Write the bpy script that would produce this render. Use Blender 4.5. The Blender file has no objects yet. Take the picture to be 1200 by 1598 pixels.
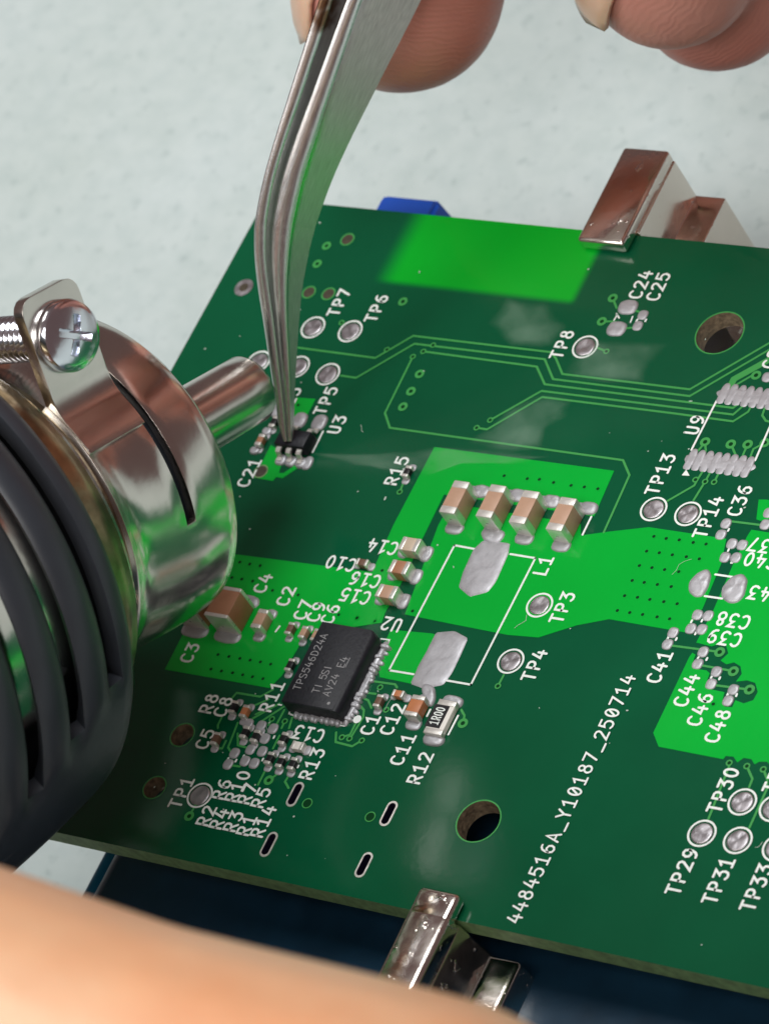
import bpy, bmesh, math, random
from mathutils import Vector, Matrix, noise
random.seed(7)
S = 0.001                      # everything below is written in millimetres
scene = bpy.context.scene
COL = scene.collection

# ------------------------------------------------------------------ camera
CAM = Vector((164.584, -116.658, 213.100))
RIGHT = Vector((0.8058226, 0.4176297, -0.4198040))
DOWN = Vector((0.1220603, -0.8108629, -0.5723659))
FWD = Vector((-0.5794405, 0.4099840, -0.7043876))
FPX = 6431.54
cd = bpy.data.cameras.new("camera")
cam = bpy.data.objects.new("camera", cd)
COL.objects.link(cam)
rm = Matrix((RIGHT, -DOWN, -FWD)).transposed()
cam.matrix_world = Matrix.Translation(CAM * S) @ rm.to_4x4()
cd.sensor_fit = 'AUTO'
cd.sensor_width = 36.0
cd.lens = 36.0 * FPX / 1598.0
cd.clip_start = 0.005
cd.clip_end = 20.0
cd.dof.use_dof = True
cd.dof.focus_distance = 0.287
cd.dof.aperture_fstop = 85.0
scene.camera = cam

# ------------------------------------------------------------------ light
world = bpy.data.worlds.new("World")
scene.world = world
world.use_nodes = True
bg = world.node_tree.nodes["Background"]
bg.inputs[0].default_value = (0.115, 0.075, 0.072, 1)
bg.inputs[1].default_value = 1.0

def area_lamp(name, loc, target, w, h, power, color):
    ld = bpy.data.lights.new(name, 'AREA')
    ld.shape = 'RECTANGLE'
    ld.size, ld.size_y = w * S, h * S
    ld.energy = power
    ld.color = color
    o = bpy.data.objects.new(name, ld)
    COL.objects.link(o)
    o.location = Vector(loc) * S
    o.rotation_euler = (Vector(target) - Vector(loc)).to_track_quat('-Z', 'Y').to_euler()
    return o

area_lamp("ceiling_lamp", (0, 230, 780), (0, 20, 0), 480, 330, 4.0, (0.98, 1.0, 1.0))
area_lamp("bench_lamp", (-170, -340, 540), (-5, 5, 0), 340, 240, 1.75, (1.0, 0.985, 0.96))
area_lamp("fill_lamp", (240, -300, 500), (0, 0, 0), 300, 240, 1.7, (1.0, 0.98, 0.95))  # fill light added near the camera to lift shaded board and fingers
scene.view_settings.view_transform = 'Standard'
scene.view_settings.look = 'None'
scene.view_settings.exposure = 0.0
scene.view_settings.gamma = 1.0
scene.render.resolution_x, scene.render.resolution_y = 768, 1024

# ------------------------------------------------------------------ helpers
def ray(px, py):
    return FWD + RIGHT * ((px - 600.0) / FPX) + DOWN * ((py - 799.0) / FPX)
def B(px, py, z=0.0):
    """photo point -> point on the horizontal plane at height z (mm)"""
    d = ray(px, py)
    return CAM + d * ((z - CAM.z) / d.z)
def D(px, py, depth):
    """photo point -> point at a given distance along the view axis (mm)"""
    return CAM + ray(px, py) * depth

WL = {}
def place(o, loc, parent):
    loc = Vector(loc)
    WL[o] = loc
    if parent is not None:
        o.parent = parent
        o.location = (loc - WL[parent]) * S
    else:
        o.location = loc * S
def mk(name, V, F, m, parent=None, loc=(0, 0, 0), smooth=False):
    me = bpy.data.meshes.new(name)
    me.from_pydata([(v[0] * S, v[1] * S, v[2] * S) for v in V], [], F)
    me.update()
    if m: me.materials.append(m)
    if smooth:
        me.polygons.foreach_set('use_smooth', [True] * len(me.polygons))
    o = bpy.data.objects.new(name, me)
    COL.objects.link(o)
    place(o, loc, parent)
    return o
def inst(name, src, parent, loc, rz=0.0, sc=None):
    o = bpy.data.objects.new(name, src.data)
    COL.objects.link(o)
    place(o, loc, parent)
    o.rotation_euler = (0, 0, rz)
    if sc: o.scale = sc
    return o
def empty(name, loc, label=None, cat=None, group=None):
    o = bpy.data.objects.new(name, None)
    COL.objects.link(o)
    place(o, loc, None)
    o.empty_display_size = 0.01
    if label: o['label'] = label; o['category'] = cat
    if group: o['group'] = group
    return o
def bm_out(name, bm, m, parent=None, loc=(0, 0, 0), smooth=False):
    bm.normal_update()
    V = [v.co.copy() for v in bm.verts]
    bm.verts.index_update()
    F = [[v.index for v in f.verts] for f in bm.faces]
    bm.free()
    return mk(name, V, F, m, parent, loc, smooth)
def rbox(lx, ly, lz, bev, seg=2, cz=None):
    """rounded box, centred in x and y, standing on z=0"""
    bm = bmesh.new()
    bmesh.ops.create_cube(bm, size=1.0)
    for v in bm.verts:
        v.co = Vector((v.co.x * lx, v.co.y * ly, (v.co.z + 0.5) * lz))
    if bev > 0:
        bmesh.ops.bevel(bm, geom=bm.edges[:], offset=bev, segments=seg, affect='EDGES', profile=0.5)
    return bm
def autosmooth(o, ang=40):
    o.data.polygons.foreach_set('use_smooth', [True] * len(o.data.polygons))
    bmm = bmesh.new(); bmm.from_mesh(o.data)
    for e in bmm.edges:
        if len(e.link_faces) == 2 and e.calc_face_angle(0) > math.radians(ang):
            e.smooth = False
    bmm.to_mesh(o.data); bmm.free()

# ------------------------------------------------------------------ materials
def newmat(name):
    m = bpy.data.materials.new(name)
    m.use_nodes = True
    return m, m.node_tree, m.node_tree.nodes["Principled BSDF"]
def simple(name, col, rough=0.5, metal=0.0, var=0.0, scale=800.0, bump=0.0, bscale=2000.0, rvar=0.0, **kw):
    m, nt, p = newmat(name)
    p.inputs['Base Color'].default_value = (*col, 1)
    p.inputs['Roughness'].default_value = rough
    p.inputs['Metallic'].default_value = metal
    for k, v in kw.items():
        p.inputs[k.replace('_', ' ')].default_value = v
    tc = nt.nodes.new('ShaderNodeTexCoord')
    if var > 0:
        n = nt.nodes.new('ShaderNodeTexNoise'); n.inputs['Scale'].default_value = scale
        n.inputs['Detail'].default_value = 4
        nt.links.new(tc.outputs['Object'], n.inputs['Vector'])
        r = nt.nodes.new('ShaderNodeValToRGB')
        r.color_ramp.elements[0].position = 0.3; r.color_ramp.elements[1].position = 0.7
        r.color_ramp.elements[0].color = (*[max(0, c * (1 - var)) for c in col], 1)
        r.color_ramp.elements[1].color = (*[min(1, c * (1 + var)) for c in col], 1)
        nt.links.new(n.outputs['Fac'], r.inputs[0]); nt.links.new(r.outputs[0], p.inputs['Base Color'])
    if rvar > 0:
        n = nt.nodes.new('ShaderNodeTexNoise'); n.inputs['Scale'].default_value = scale * 0.6
        n.inputs['Detail'].default_value = 5
        nt.links.new(tc.outputs['Object'], n.inputs['Vector'])
        mr = nt.nodes.new('ShaderNodeMapRange')
        mr.inputs[1].default_value = 0.3; mr.inputs[2].default_value = 0.7
        mr.inputs[3].default_value = max(0.02, rough - rvar); mr.inputs[4].default_value = rough + rvar
        nt.links.new(n.outputs['Fac'], mr.inputs[0]); nt.links.new(mr.outputs[0], p.inputs['Roughness'])
    if bump > 0:
        n = nt.nodes.new('ShaderNodeTexNoise'); n.inputs['Scale'].default_value = bscale
        n.inputs['Detail'].default_value = 3
        nt.links.new(tc.outputs['Object'], n.inputs['Vector'])
        b = nt.nodes.new('ShaderNodeBump'); b.inputs['Strength'].default_value = bump
        b.inputs['Distance'].default_value = 0.0002
        nt.links.new(n.outputs['Fac'], b.inputs['Height']); nt.links.new(b.outputs[0], p.inputs['Normal'])
    return m

M = {}
M['pour'] = simple('mask_over_copper', (0.001, 0.40, 0.036), 0.20, var=0.06, scale=60, bump=0.05, bscale=1500, rvar=0.08, Specular_IOR_Level=0.35)
M['trace'] = simple('mask_over_trace', (0.055, 0.33, 0.08), 0.28, bump=0.03, Specular_IOR_Level=0.35)
M['fr4'] = simple('fibreglass_edge', (0.16, 0.28, 0.115), 0.6, var=0.25, scale=1500, bump=0.3)
M['holewall'] = simple('drilled_hole_wall', (0.22, 0.17, 0.11), 0.55, var=0.45, scale=2500, bump=0.5)
M['silk'] = simple('white_silkscreen_ink', (0.80, 0.86, 0.82), 0.5, var=0.05, scale=3000)
M['solder'] = simple('solder', (0.47, 0.47, 0.495), 0.46, 0.45, var=0.07, scale=1800, bump=0.09, bscale=4200, rvar=0.10)
M['tin'] = simple('tinned_end', (0.82, 0.80, 0.75), 0.34, 0.60, var=0.05, scale=2500, bump=0.08, bscale=4500, rvar=0.08)
M['pad'] = simple('tinned_test_pad', (0.46, 0.44, 0.46), 0.36, 0.85, var=0.22, scale=1300, bump=0.22, bscale=1300, rvar=0.12)
M['cer_tan'] = simple('tan_ceramic', (0.50, 0.31, 0.21), 0.42, var=0.08, scale=900, bump=0.06)
M['cer_brown'] = simple('brown_ceramic', (0.40, 0.185, 0.10), 0.42, var=0.08, scale=900, bump=0.06)
M['cer_pale'] = simple('pale_ceramic', (0.58, 0.47, 0.35), 0.42, var=0.08, scale=900)
M['cer_orange'] = simple('orange_ceramic', (0.50, 0.19, 0.08), 0.4, var=0.1, scale=900)
M['cer_dark'] = simple('dark_ceramic', (0.16, 0.085, 0.055), 0.45, var=0.1, scale=900)
M['cer_white'] = simple('white_ceramic', (0.78, 0.76, 0.70), 0.5, var=0.05, scale=900)
M['black_film'] = simple('black_resistor_film', (0.012, 0.012, 0.014), 0.35)
M['epoxy'] = simple('black_moulded_epoxy', (0.011, 0.012, 0.017), 0.45, Specular_IOR_Level=0.3, var=0.2, scale=2500, bump=0.12, bscale=5000)
M['laser'] = simple('laser_marking', (0.30, 0.30, 0.31), 0.6)
M['via_dark'] = simple('via_barrel', (0.001, 0.040, 0.010), 0.7, Specular_IOR_Level=0.1)
M['slot_dark'] = simple('shaded_slot_wall', (0.012, 0.01, 0.03), 0.4)
M['dimhole'] = simple('tented_hole', (0.055, 0.045, 0.028), 0.45, var=0.3, scale=2000)
M['chrome'] = simple('nickel_plating', (0.70, 0.655, 0.60), 0.19, 1.0, var=0.10, scale=160, bump=0.06, bscale=700, rvar=0.06)
M['zinc'] = simple('bright_zinc_screw', (0.80, 0.82, 0.88), 0.16, 1.0, bump=0.05, bscale=900)
M['brass'] = simple('scorched_brass_collar', (0.34, 0.26, 0.15), 0.30, 1.0, var=0.5, scale=400, bump=0.2, bscale=1200)
M['gunblack'] = simple('black_nylon_housing', (0.026, 0.030, 0.038), 0.42, var=0.12, scale=300, bump=0.08, bscale=900)
M['jaw'] = simple('worn_nickel_jaw', (0.88, 0.83, 0.76), 0.13, 1.0, var=0.08, scale=900, bump=0.10, bscale=1600, rvar=0.08)
M['shaded_blue'] = simple('shaded_blue_plastic', (0.008, 0.036, 0.070), 0.32, var=0.2, scale=300, bump=0.06, bscale=1500)  # holder's blue darkened: shade from gun, hand and board put into colour
M['blue'] = simple('blue_plastic', (0.02, 0.11, 0.62), 0.35, var=0.05, scale=200)
M['cyan'] = simple('blue_plastic_edge', (0.02, 0.19, 0.36), 0.3)
M['nail'] = simple('fingernail', (0.66, 0.44, 0.31), 0.32, var=0.06, scale=300, Subsurface_Weight=0.2, Subsurface_Scale=0.001)

def jaw_material():
    m, nt, p = newmat('worn_nickel_jaw')
    N, L = nt.nodes, nt.links
    p.inputs['Metallic'].default_value = 1.0
    tc = N.new('ShaderNodeTexCoord')
    def nz(sc, det):
        n = N.new('ShaderNodeTexNoise'); n.inputs['Scale'].default_value = sc; n.inputs['Detail'].default_value = det
        L.new(tc.outputs['Object'], n.inputs['Vector']); return n.outputs['Fac']
    def mr(f, a, b, c, d):
        x = N.new('ShaderNodeMapRange')
        for k, v in enumerate((a, b, c, d)): x.inputs[k + 1].default_value = v
        L.new(f, x.inputs[0]); return x.outputs[0]
    nick = mr(nz(1100, 3), 0.64, 0.70, 0.0, 1.0)
    mx = N.new('ShaderNodeMix'); mx.data_type = 'RGBA'; L.new(nick, mx.inputs[0])
    mx.inputs[6].default_value = (0.86, 0.80, 0.73, 1); mx.inputs[7].default_value = (0.95, 0.92, 0.86, 1)
    L.new(mx.outputs[2], p.inputs['Base Color'])
    L.new(mr(nz(420, 5), 0.35, 0.65, 0.09, 0.24), p.inputs['Roughness'])
    ad = N.new('ShaderNodeMath'); ad.operation = 'MULTIPLY_ADD'; ad.inputs[1].default_value = 0.9
    L.new(nick, ad.inputs[0]); L.new(mr(nz(1500, 2), 0, 1, 0, 0.22), ad.inputs[2])
    b = N.new('ShaderNodeBump'); b.inputs['Strength'].default_value = 0.4; b.inputs['Distance'].default_value = 0.00012
    L.new(ad.outputs[0], b.inputs['Height']); L.new(b.outputs[0], p.inputs['Normal'])
    return m
M['jaw'] = jaw_material()

def board_material():
    m, nt, p = newmat('green_solder_mask')
    N, L = nt.nodes, nt.links
    tc = N.new('ShaderNodeTexCoord')
    sep = N.new('ShaderNodeSeparateXYZ'); L.new(tc.outputs['Object'], sep.inputs[0])
    c = [B(610, 440), B(640, 340), B(945, 362), B(895, 472)]
    u0 = (c[0].x + c[1].x) / 2; u1 = (c[2].x + c[3].x) / 2; v0 = (c[0].y + c[3].y) / 2
    def band(sock, a, w):
        mr = N.new('ShaderNodeMapRange'); mr.interpolation_type = 'SMOOTHSTEP'
        mr.inputs[1].default_value = (a - w) * S; mr.inputs[2].default_value = (a + w) * S
        L.new(sock, mr.inputs[0]); return mr.outputs[0]
    def mul(a, b):
        x = N.new('ShaderNodeMath'); x.operation = 'MULTIPLY'; L.new(a, x.inputs[0]); L.new(b, x.inputs[1]); return x.outputs[0]
    a = band(sep.outputs[0], u0, 1.3)
    b = N.new('ShaderNodeMath'); b.operation = 'SUBTRACT'; b.inputs[0].default_value = 1.0
    L.new(band(sep.outputs[0], u1, 0.45), b.inputs[1])
    c_ = band(sep.outputs[1], v0, 0.4)
    backlit = mul(mul(a, b.outputs[0]), c_)  # copper-free window: light coming through the board painted as brighter green
    n = N.new('ShaderNodeTexNoise'); n.inputs['Scale'].default_value = 90; n.inputs['Detail'].default_value = 5
    L.new(tc.outputs['Object'], n.inputs['Vector'])
    r = N.new('ShaderNodeValToRGB')
    r.color_ramp.elements[0].position = 0.25; r.color_ramp.elements[1].position = 0.8
    p.inputs['Specular IOR Level'].default_value = 0.35
    r.color_ramp.elements[0].color = (0.0015, 0.074, 0.030, 1)
    r.color_ramp.elements[1].color = (0.003, 0.098, 0.040, 1)
    L.new(n.outputs['Fac'], r.inputs[0])
    mx = N.new('ShaderNodeMix'); mx.data_type = 'RGBA'
    L.new(backlit, mx.inputs[0]); L.new(r.outputs[0], mx.inputs[6]); mx.inputs[7].default_value = (0.002, 0.40, 0.022, 1)
    L.new(mx.outputs[2], p.inputs['Base Color'])
    n2 = N.new('ShaderNodeTexNoise'); n2.inputs['Scale'].default_value = 55; n2.inputs['Detail'].default_value = 6
    L.new(tc.outputs['Object'], n2.inputs['Vector'])
    mr = N.new('ShaderNodeMapRange'); mr.inputs[1].default_value = 0.35; mr.inputs[2].default_value = 0.7
    mr.inputs[3].default_value = 0.10; mr.inputs[4].default_value = 0.20
    L.new(n2.outputs['Fac'], mr.inputs[0]); L.new(mr.outputs[0], p.inputs['Roughness'])
    n3 = N.new('ShaderNodeTexNoise'); n3.inputs['Scale'].default_value = 1800
    L.new(tc.outputs['Object'], n3.inputs['Vector'])
    bp = N.new('ShaderNodeBump'); bp.inputs['Strength'].default_value = 0.05; bp.inputs['Distance'].default_value = 0.0001
    L.new(n3.outputs['Fac'], bp.inputs['Height']); L.new(bp.outputs[0], p.inputs['Normal'])
    return m
M['mask'] = board_material()

def flux_sheen_material():
    m, nt, p = newmat('flux_sheen_film')
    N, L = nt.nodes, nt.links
    p.inputs['Base Color'].default_value = (0.42, 0.66, 0.50, 1)  # pale tone is the lamp's sheen on the residue, put into colour
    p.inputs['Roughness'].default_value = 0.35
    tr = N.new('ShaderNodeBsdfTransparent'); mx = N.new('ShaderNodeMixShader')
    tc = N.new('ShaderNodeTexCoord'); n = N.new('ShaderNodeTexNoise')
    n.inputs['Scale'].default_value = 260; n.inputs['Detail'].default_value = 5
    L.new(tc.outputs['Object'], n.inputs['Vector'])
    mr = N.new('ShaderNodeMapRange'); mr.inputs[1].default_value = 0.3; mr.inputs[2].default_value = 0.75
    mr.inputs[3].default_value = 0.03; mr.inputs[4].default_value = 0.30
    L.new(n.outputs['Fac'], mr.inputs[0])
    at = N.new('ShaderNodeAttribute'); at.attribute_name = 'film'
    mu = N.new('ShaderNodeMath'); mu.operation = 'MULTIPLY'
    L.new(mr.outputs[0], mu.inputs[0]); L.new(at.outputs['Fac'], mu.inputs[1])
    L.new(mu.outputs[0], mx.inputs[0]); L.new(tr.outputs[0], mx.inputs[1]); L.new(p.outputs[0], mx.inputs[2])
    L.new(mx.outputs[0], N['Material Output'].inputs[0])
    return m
M['flux_sheen'] = flux_sheen_material()

def table_material():
    m, nt, p = newmat('pale_work_mat')
    N, L = nt.nodes, nt.links
    tc = N.new('ShaderNodeTexCoord')
    def nz(sc, det):
        n = N.new('ShaderNodeTexNoise'); n.inputs['Scale'].default_value = sc; n.inputs['Detail'].default_value = det
        L.new(tc.outputs['Object'], n.inputs['Vector']); return n.outputs['Fac']
    def ramp(f, a, b, c0, c1):
        r = N.new('ShaderNodeValToRGB'); r.color_ramp.elements[0].position = a; r.color_ramp.elements[1].position = b
        r.color_ramp.elements[0].color = (*c0, 1); r.color_ramp.elements[1].color = (*c1, 1); L.new(f, r.inputs[0]); return r.outputs[0]
    c1 = ramp(nz(60, 4), 0.3, 0.7, (0.52, 0.60, 0.58), (0.57, 0.65, 0.645))
    c2 = ramp(nz(420, 6), 0.30, 0.62, (0.82, 0.86, 0.86), (1, 1, 1))
    c3 = ramp(nz(700, 4), 0.27, 0.42, (0.62, 0.68, 0.68), (1, 1, 1))
    mx = N.new('ShaderNodeMix'); mx.data_type = 'RGBA'; mx.blend_type = 'MULTIPLY'; mx.inputs[0].default_value = 0.55
    L.new(c1, mx.inputs[6]); L.new(c2, mx.inputs[7])
    m2 = N.new('ShaderNodeMix'); m2.data_type = 'RGBA'; m2.blend_type = 'MULTIPLY'; m2.inputs[0].default_value = 0.5
    L.new(mx.outputs[2], m2.inputs[6]); L.new(c3, m2.inputs[7])
    L.new(m2.outputs[2], p.inputs['Base Color'])
    p.inputs['Roughness'].default_value = 0.6
    b = N.new('ShaderNodeBump'); b.inputs['Strength'].default_value = 0.12; b.inputs['Distance'].default_value = 0.0003
    L.new(nz(700, 4), b.inputs['Height']); L.new(b.outputs[0], p.inputs['Normal'])
    return m
M['table'] = table_material()

def steel_material():
    m, nt, p = newmat('brushed_steel')
    N, L = nt.nodes, nt.links
    p.inputs['Metallic'].default_value = 1.0
    tc = N.new('ShaderNodeTexCoord')
    mp = N.new('ShaderNodeMapping'); L.new(tc.outputs['UV'], mp.inputs[0]); mp.inputs['Scale'].default_value = (90, 2.2, 1)
    n = N.new('ShaderNodeTexNoise'); n.inputs['Scale'].default_value = 1.0; n.inputs['Detail'].default_value = 6
    L.new(mp.outputs[0], n.inputs['Vector'])
    r = N.new('ShaderNodeValToRGB')
    r.color_ramp.elements[0].position = 0.3; r.color_ramp.elements[1].position = 0.7
    r.color_ramp.elements[0].color = (0.68, 0.68, 0.67, 1); r.color_ramp.elements[1].color = (0.90, 0.90, 0.89, 1)
    L.new(n.outputs['Fac'], r.inputs[0])
    n2 = N.new('ShaderNodeTexNoise'); n2.inputs['Scale'].default_value = 160; n2.inputs['Detail'].default_value = 4
    L.new(tc.outputs['Object'], n2.inputs['Vector'])
    r2 = N.new('ShaderNodeValToRGB'); r2.color_ramp.elements[0].position = 0.66; r2.color_ramp.elements[1].position = 0.72
    r2.color_ramp.elements[0].color = (0, 0, 0, 1); r2.color_ramp.elements[1].color = (1, 1, 1, 1)
    L.new(n2.outputs['Fac'], r2.inputs[0])
    mx = N.new('ShaderNodeMix'); mx.data_type = 'RGBA'; L.new(r2.outputs[0], mx.inputs[0])
    L.new(r.outputs[0], mx.inputs[6]); mx.inputs[7].default_value = (0.20, 0.12, 0.07, 1)
    L.new(mx.outputs[2], p.inputs['Base Color'])
    sx = N.new('ShaderNodeSeparateXYZ'); L.new(tc.outputs['UV'], sx.inputs[0])
    fl = N.new('ShaderNodeMapRange'); fl.inputs[1].default_value = 0.28; fl.inputs[2].default_value = 0.36
    fl.inputs[3].default_value = 0.17; fl.inputs[4].default_value = 0.44
    L.new(sx.outputs[0], fl.inputs[0])
    mr = N.new('ShaderNodeMath'); mr.operation = 'MULTIPLY_ADD'; mr.inputs[1].default_value = 0.14
    L.new(n.outputs['Fac'], mr.inputs[0]); L.new(fl.outputs[0], mr.inputs[2]); L.new(mr.outputs[0], p.inputs['Roughness'])
    b = N.new('ShaderNodeBump'); b.inputs['Strength'].default_value = 0.05; b.inputs['Distance'].default_value = 0.00006
    L.new(n.outputs['Fac'], b.inputs['Height']); L.new(b.outputs[0], p.inputs['Normal'])
    return m
M['steel'] = steel_material()

def skin_material(name, ca, cb, centre=None, blotch=(0.97, 0.74, 0.66)):
    m, nt, p = newmat(name)
    N, L = nt.nodes, nt.links
    tc = N.new('ShaderNodeTexCoord')
    n = N.new('ShaderNodeTexNoise'); n.inputs['Scale'].default_value = 140; n.inputs['Detail'].default_value = 5
    L.new(tc.outputs['Object'], n.inputs['Vector'])
    r = N.new('ShaderNodeValToRGB'); r.color_ramp.elements[0].position = 0.3; r.color_ramp.elements[1].position = 0.72
    r.color_ramp.elements[0].color = (*ca, 1); r.color_ramp.elements[1].color = (*cb, 1)
    L.new(n.outputs['Fac'], r.inputs[0])
    nb = N.new('ShaderNodeTexNoise'); nb.inputs['Scale'].default_value = 55; nb.inputs['Detail'].default_value = 3
    L.new(tc.outputs['Object'], nb.inputs['Vector'])
    rb = N.new('ShaderNodeValToRGB'); rb.color_ramp.elements[0].position = 0.38; rb.color_ramp.elements[1].position = 0.66
    rb.color_ramp.elements[0].color = (1, 1, 1, 1); rb.color_ramp.elements[1].color = (*blotch, 1)
    L.new(nb.outputs['Fac'], rb.inputs[0])
    mb = N.new('ShaderNodeMix'); mb.data_type = 'RGBA'; mb.blend_type = 'MULTIPLY'; mb.inputs[0].default_value = 1.0
    L.new(r.outputs[0], mb.inputs[6]); L.new(rb.outputs[0], mb.inputs[7]); L.new(mb.outputs[2], p.inputs['Base Color'])
    p.inputs['Roughness'].default_value = 0.44
    p.inputs['Subsurface Weight'].default_value = 0.18
    p.inputs['Subsurface Radius'].default_value = (1.0, 0.35, 0.2)
    p.inputs['Subsurface Scale'].default_value = 0.0012
    n2 = N.new('ShaderNodeTexNoise'); n2.inputs['Scale'].default_value = 900; n2.inputs['Detail'].default_value = 3
    L.new(tc.outputs['Object'], n2.inputs['Vector'])
    h = n2.outputs['Fac']
    if centre is not None:
        mp = N.new('ShaderNodeMapping'); mp.inputs['Location'].default_value = [-c * S for c in centre]
        L.new(tc.outputs['Object'], mp.inputs[0])
        w = N.new('ShaderNodeTexWave'); w.wave_type = 'RINGS'; w.rings_direction = 'SPHERICAL'
        w.inputs['Scale'].default_value = 680; w.inputs['Distortion'].default_value = 14.0
        w.inputs['Detail'].default_value = 3; w.inputs['Detail Scale'].default_value = 0.5
        L.new(mp.outputs[0], w.inputs['Vector'])
        ad = N.new('ShaderNodeMath'); ad.operation = 'MULTIPLY_ADD'; ad.inputs[1].default_value = 0.7
        L.new(w.outputs['Fac'], ad.inputs[0]); L.new(h, ad.inputs[2]); h = ad.outputs[0]
    b = N.new('ShaderNodeBump'); b.inputs['Strength'].default_value = 0.22; b.inputs['Distance'].default_value = 0.00012
    L.new(h, b.inputs['Height']); L.new(b.outputs[0], p.inputs['Normal'])
    return m

# ------------------------------------------------------------------ table
TZ = -28.0
tb = mk('table', [(-600, -500, 0), (500, -500, 0), (500, 600, 0), (-600, 600, 0)], [(0, 1, 2, 3)], M['table'], loc=(0, 0, TZ))
tb['kind'] = 'structure'

# ------------------------------------------------------------------ circuit board
UL, UR, VB, VT, TH = -36.4, 44.0, -23.2, 34.3, 1.6
board = empty('circuit_board', (0, 0, -TH),
              'green circuit board with bright copper pours, white lettering and small soldered components, clamped flat', 'circuit board')

def circle(c, r, n=40):
    return [(c[0] + r * math.cos(2 * math.pi * i / n), c[1] + r * math.sin(2 * math.pi * i / n)) for i in range(n)]
def slot_pts(c, length, width, n=10):
    h = length / 2 - width / 2; r = width / 2; P = []
    for i in range(n + 1):
        a = math.pi * i / n; P.append((c[0] + r * math.cos(a), c[1] + h + r * math.sin(a)))
    for i in range(n + 1):
        a = math.pi + math.pi * i / n; P.append((c[0] + r * math.cos(a), c[1] - h + r * math.sin(a)))
    return P
def filled(loops, z0, z1):
    """flat filled outline with holes, as vertices and faces; extruded z0..z1"""
    cu = bpy.data.curves.new('tmp', 'CURVE'); cu.dimensions = '2D'; cu.fill_mode = 'BOTH'
    for lp in loops:
        sp = cu.splines.new('POLY'); sp.points.add(len(lp) - 1); sp.use_cyclic_u = True
        for i, q in enumerate(lp): sp.points[i].co = (q[0], q[1], 0, 1)
    cu.extrude = (z1 - z0) / 2
    o = bpy.data.objects.new('tmp', cu); COL.objects.link(o)
    dg = bpy.context.evaluated_depsgraph_get()
    me = bpy.data.meshes.new_from_object(o.evaluated_get(dg))
    V = [(v.co.x, v.co.y, v.co.z + (z0 + z1) / 2) for v in me.vertices]
    F = [list(pp.vertices) for pp in me.polygons]
    bpy.data.objects.remove(o); bpy.data.curves.remove(cu); bpy.data.meshes.remove(me)
    return V, F

HOLES = [((1122.5, 519.5), 1.85), ((746.5, 1281.5), 1.62), ((285, 1147), 0.93), ((241.7, 1229), 0.88)]
SLOTS = [(461, 1240), (420, 1318), (606.7, 1270), (568, 1350)]
hc = [(B(*p), r) for p, r in HOLES]
sc_ = [B(*p) for p in SLOTS]
outer = []
for (cx, cy, a0) in ((UR - 1, VT - 1, 0), (UL + .6, VT - .6, 90), (UL + 1, VB + 1, 180), (UR - 1, VB + 1, 270)):
    rr = 1.0 if a0 != 90 else 0.6
    for i in range(7):
        a = math.radians(a0 + 15 * i); outer.append((cx + rr * math.cos(a), cy + rr * math.sin(a)))
loops = [outer] + [circle(c, r, 48) for c, r in hc] + [slot_pts(c, 1.75, 0.62) for c in sc_]
V, F = filled(loops, -TH, 0)
sub = mk('substrate', V, F, M['mask'], board)
sub.data.materials.append(M['fr4']); sub.data.materials.append(M['holewall'])
for pl in sub.data.polygons:
    if abs(pl.normal.z) < 0.5:
        c = Vector(pl.center) / S
        edge = min(abs(c.x - UL), abs(c.x - UR), abs(c.y - VB), abs(c.y - VT)) < 1.1
        pl.material_index = 1 if edge else 2
        if not edge: pl.use_smooth = True

Z_CU, Z_SILK, Z_TR = 0.030, 0.052, 0.036

def poly_px(pts, z): return [tuple(B(x, y, z)[:2]) for x, y in pts]
def pour(pts, holes=(), z=Z_CU):
    V, F = filled([poly_px(pts, 0)] + list(holes), 0.001, z)
    return mk('copper_pour', V, F, M['pour'], board)
z260 = lambda pts: [(260 + x / 5, 880 + y / 5) for x, y in pts]
z250 = lambda pts: [(250 + x / 3.243, 800 + y / 3.243) for x, y in pts]
z540 = lambda pts: [(540 + x / 2.857, 660 + y / 2.857) for x, y in pts]
z540b = lambda pts: [(540 + x / 3.3333, 820 + y / 3.3333) for x, y in pts]
z540c = lambda pts: [(540 + x / 7.5, 820 + y / 7.5) for x, y in pts]
z950 = lambda pts: [(950 + x / 3.995, 800 + y / 3.995) for x, y in pts]
z950b = lambda pts: [(950 + x / 4.7, 560 + y / 4.7) for x, y in pts]
z370 = lambda pts: [(370 + x / 8, 630 + y / 8) for x, y in pts]
z430 = lambda pts: [(430 + x / 9.23, 600 + y / 9.23) for x, y in pts]
z320 = lambda pts: [(320 + x / 6, 1070 + y / 6) for x, y in pts]
z530 = lambda pts: [(530 + x / 6, 1050 + y / 6) for x, y in pts]
z420 = lambda pts: [(420 + x / 6, 940 + y / 6) for x, y in pts]
z600 = lambda pts: [(600 + x / 4, 490 + y / 4) for x, y in pts]
z850 = lambda pts: [(850 + x / 3.4286, 400 + y / 3.4286) for x, y in pts]
z1050 = lambda pts: [(1050 + x / 7.264, 540 + y / 7.264) for x, y in pts]
z900 = lambda pts: [(900 + x / 4, 1100 + y / 4) for x, y in pts]
z340 = lambda pts: [(340 + x / 3.3333, 320 + y / 3.3333) for x, y in pts]
z220 = lambda pts: [(220 + x / 3, 1050 + y / 3) for x, y in pts]
z1020 = lambda pts: [(1020 + x / 6.667, 780 + y / 6.667) for x, y in pts]

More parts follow.
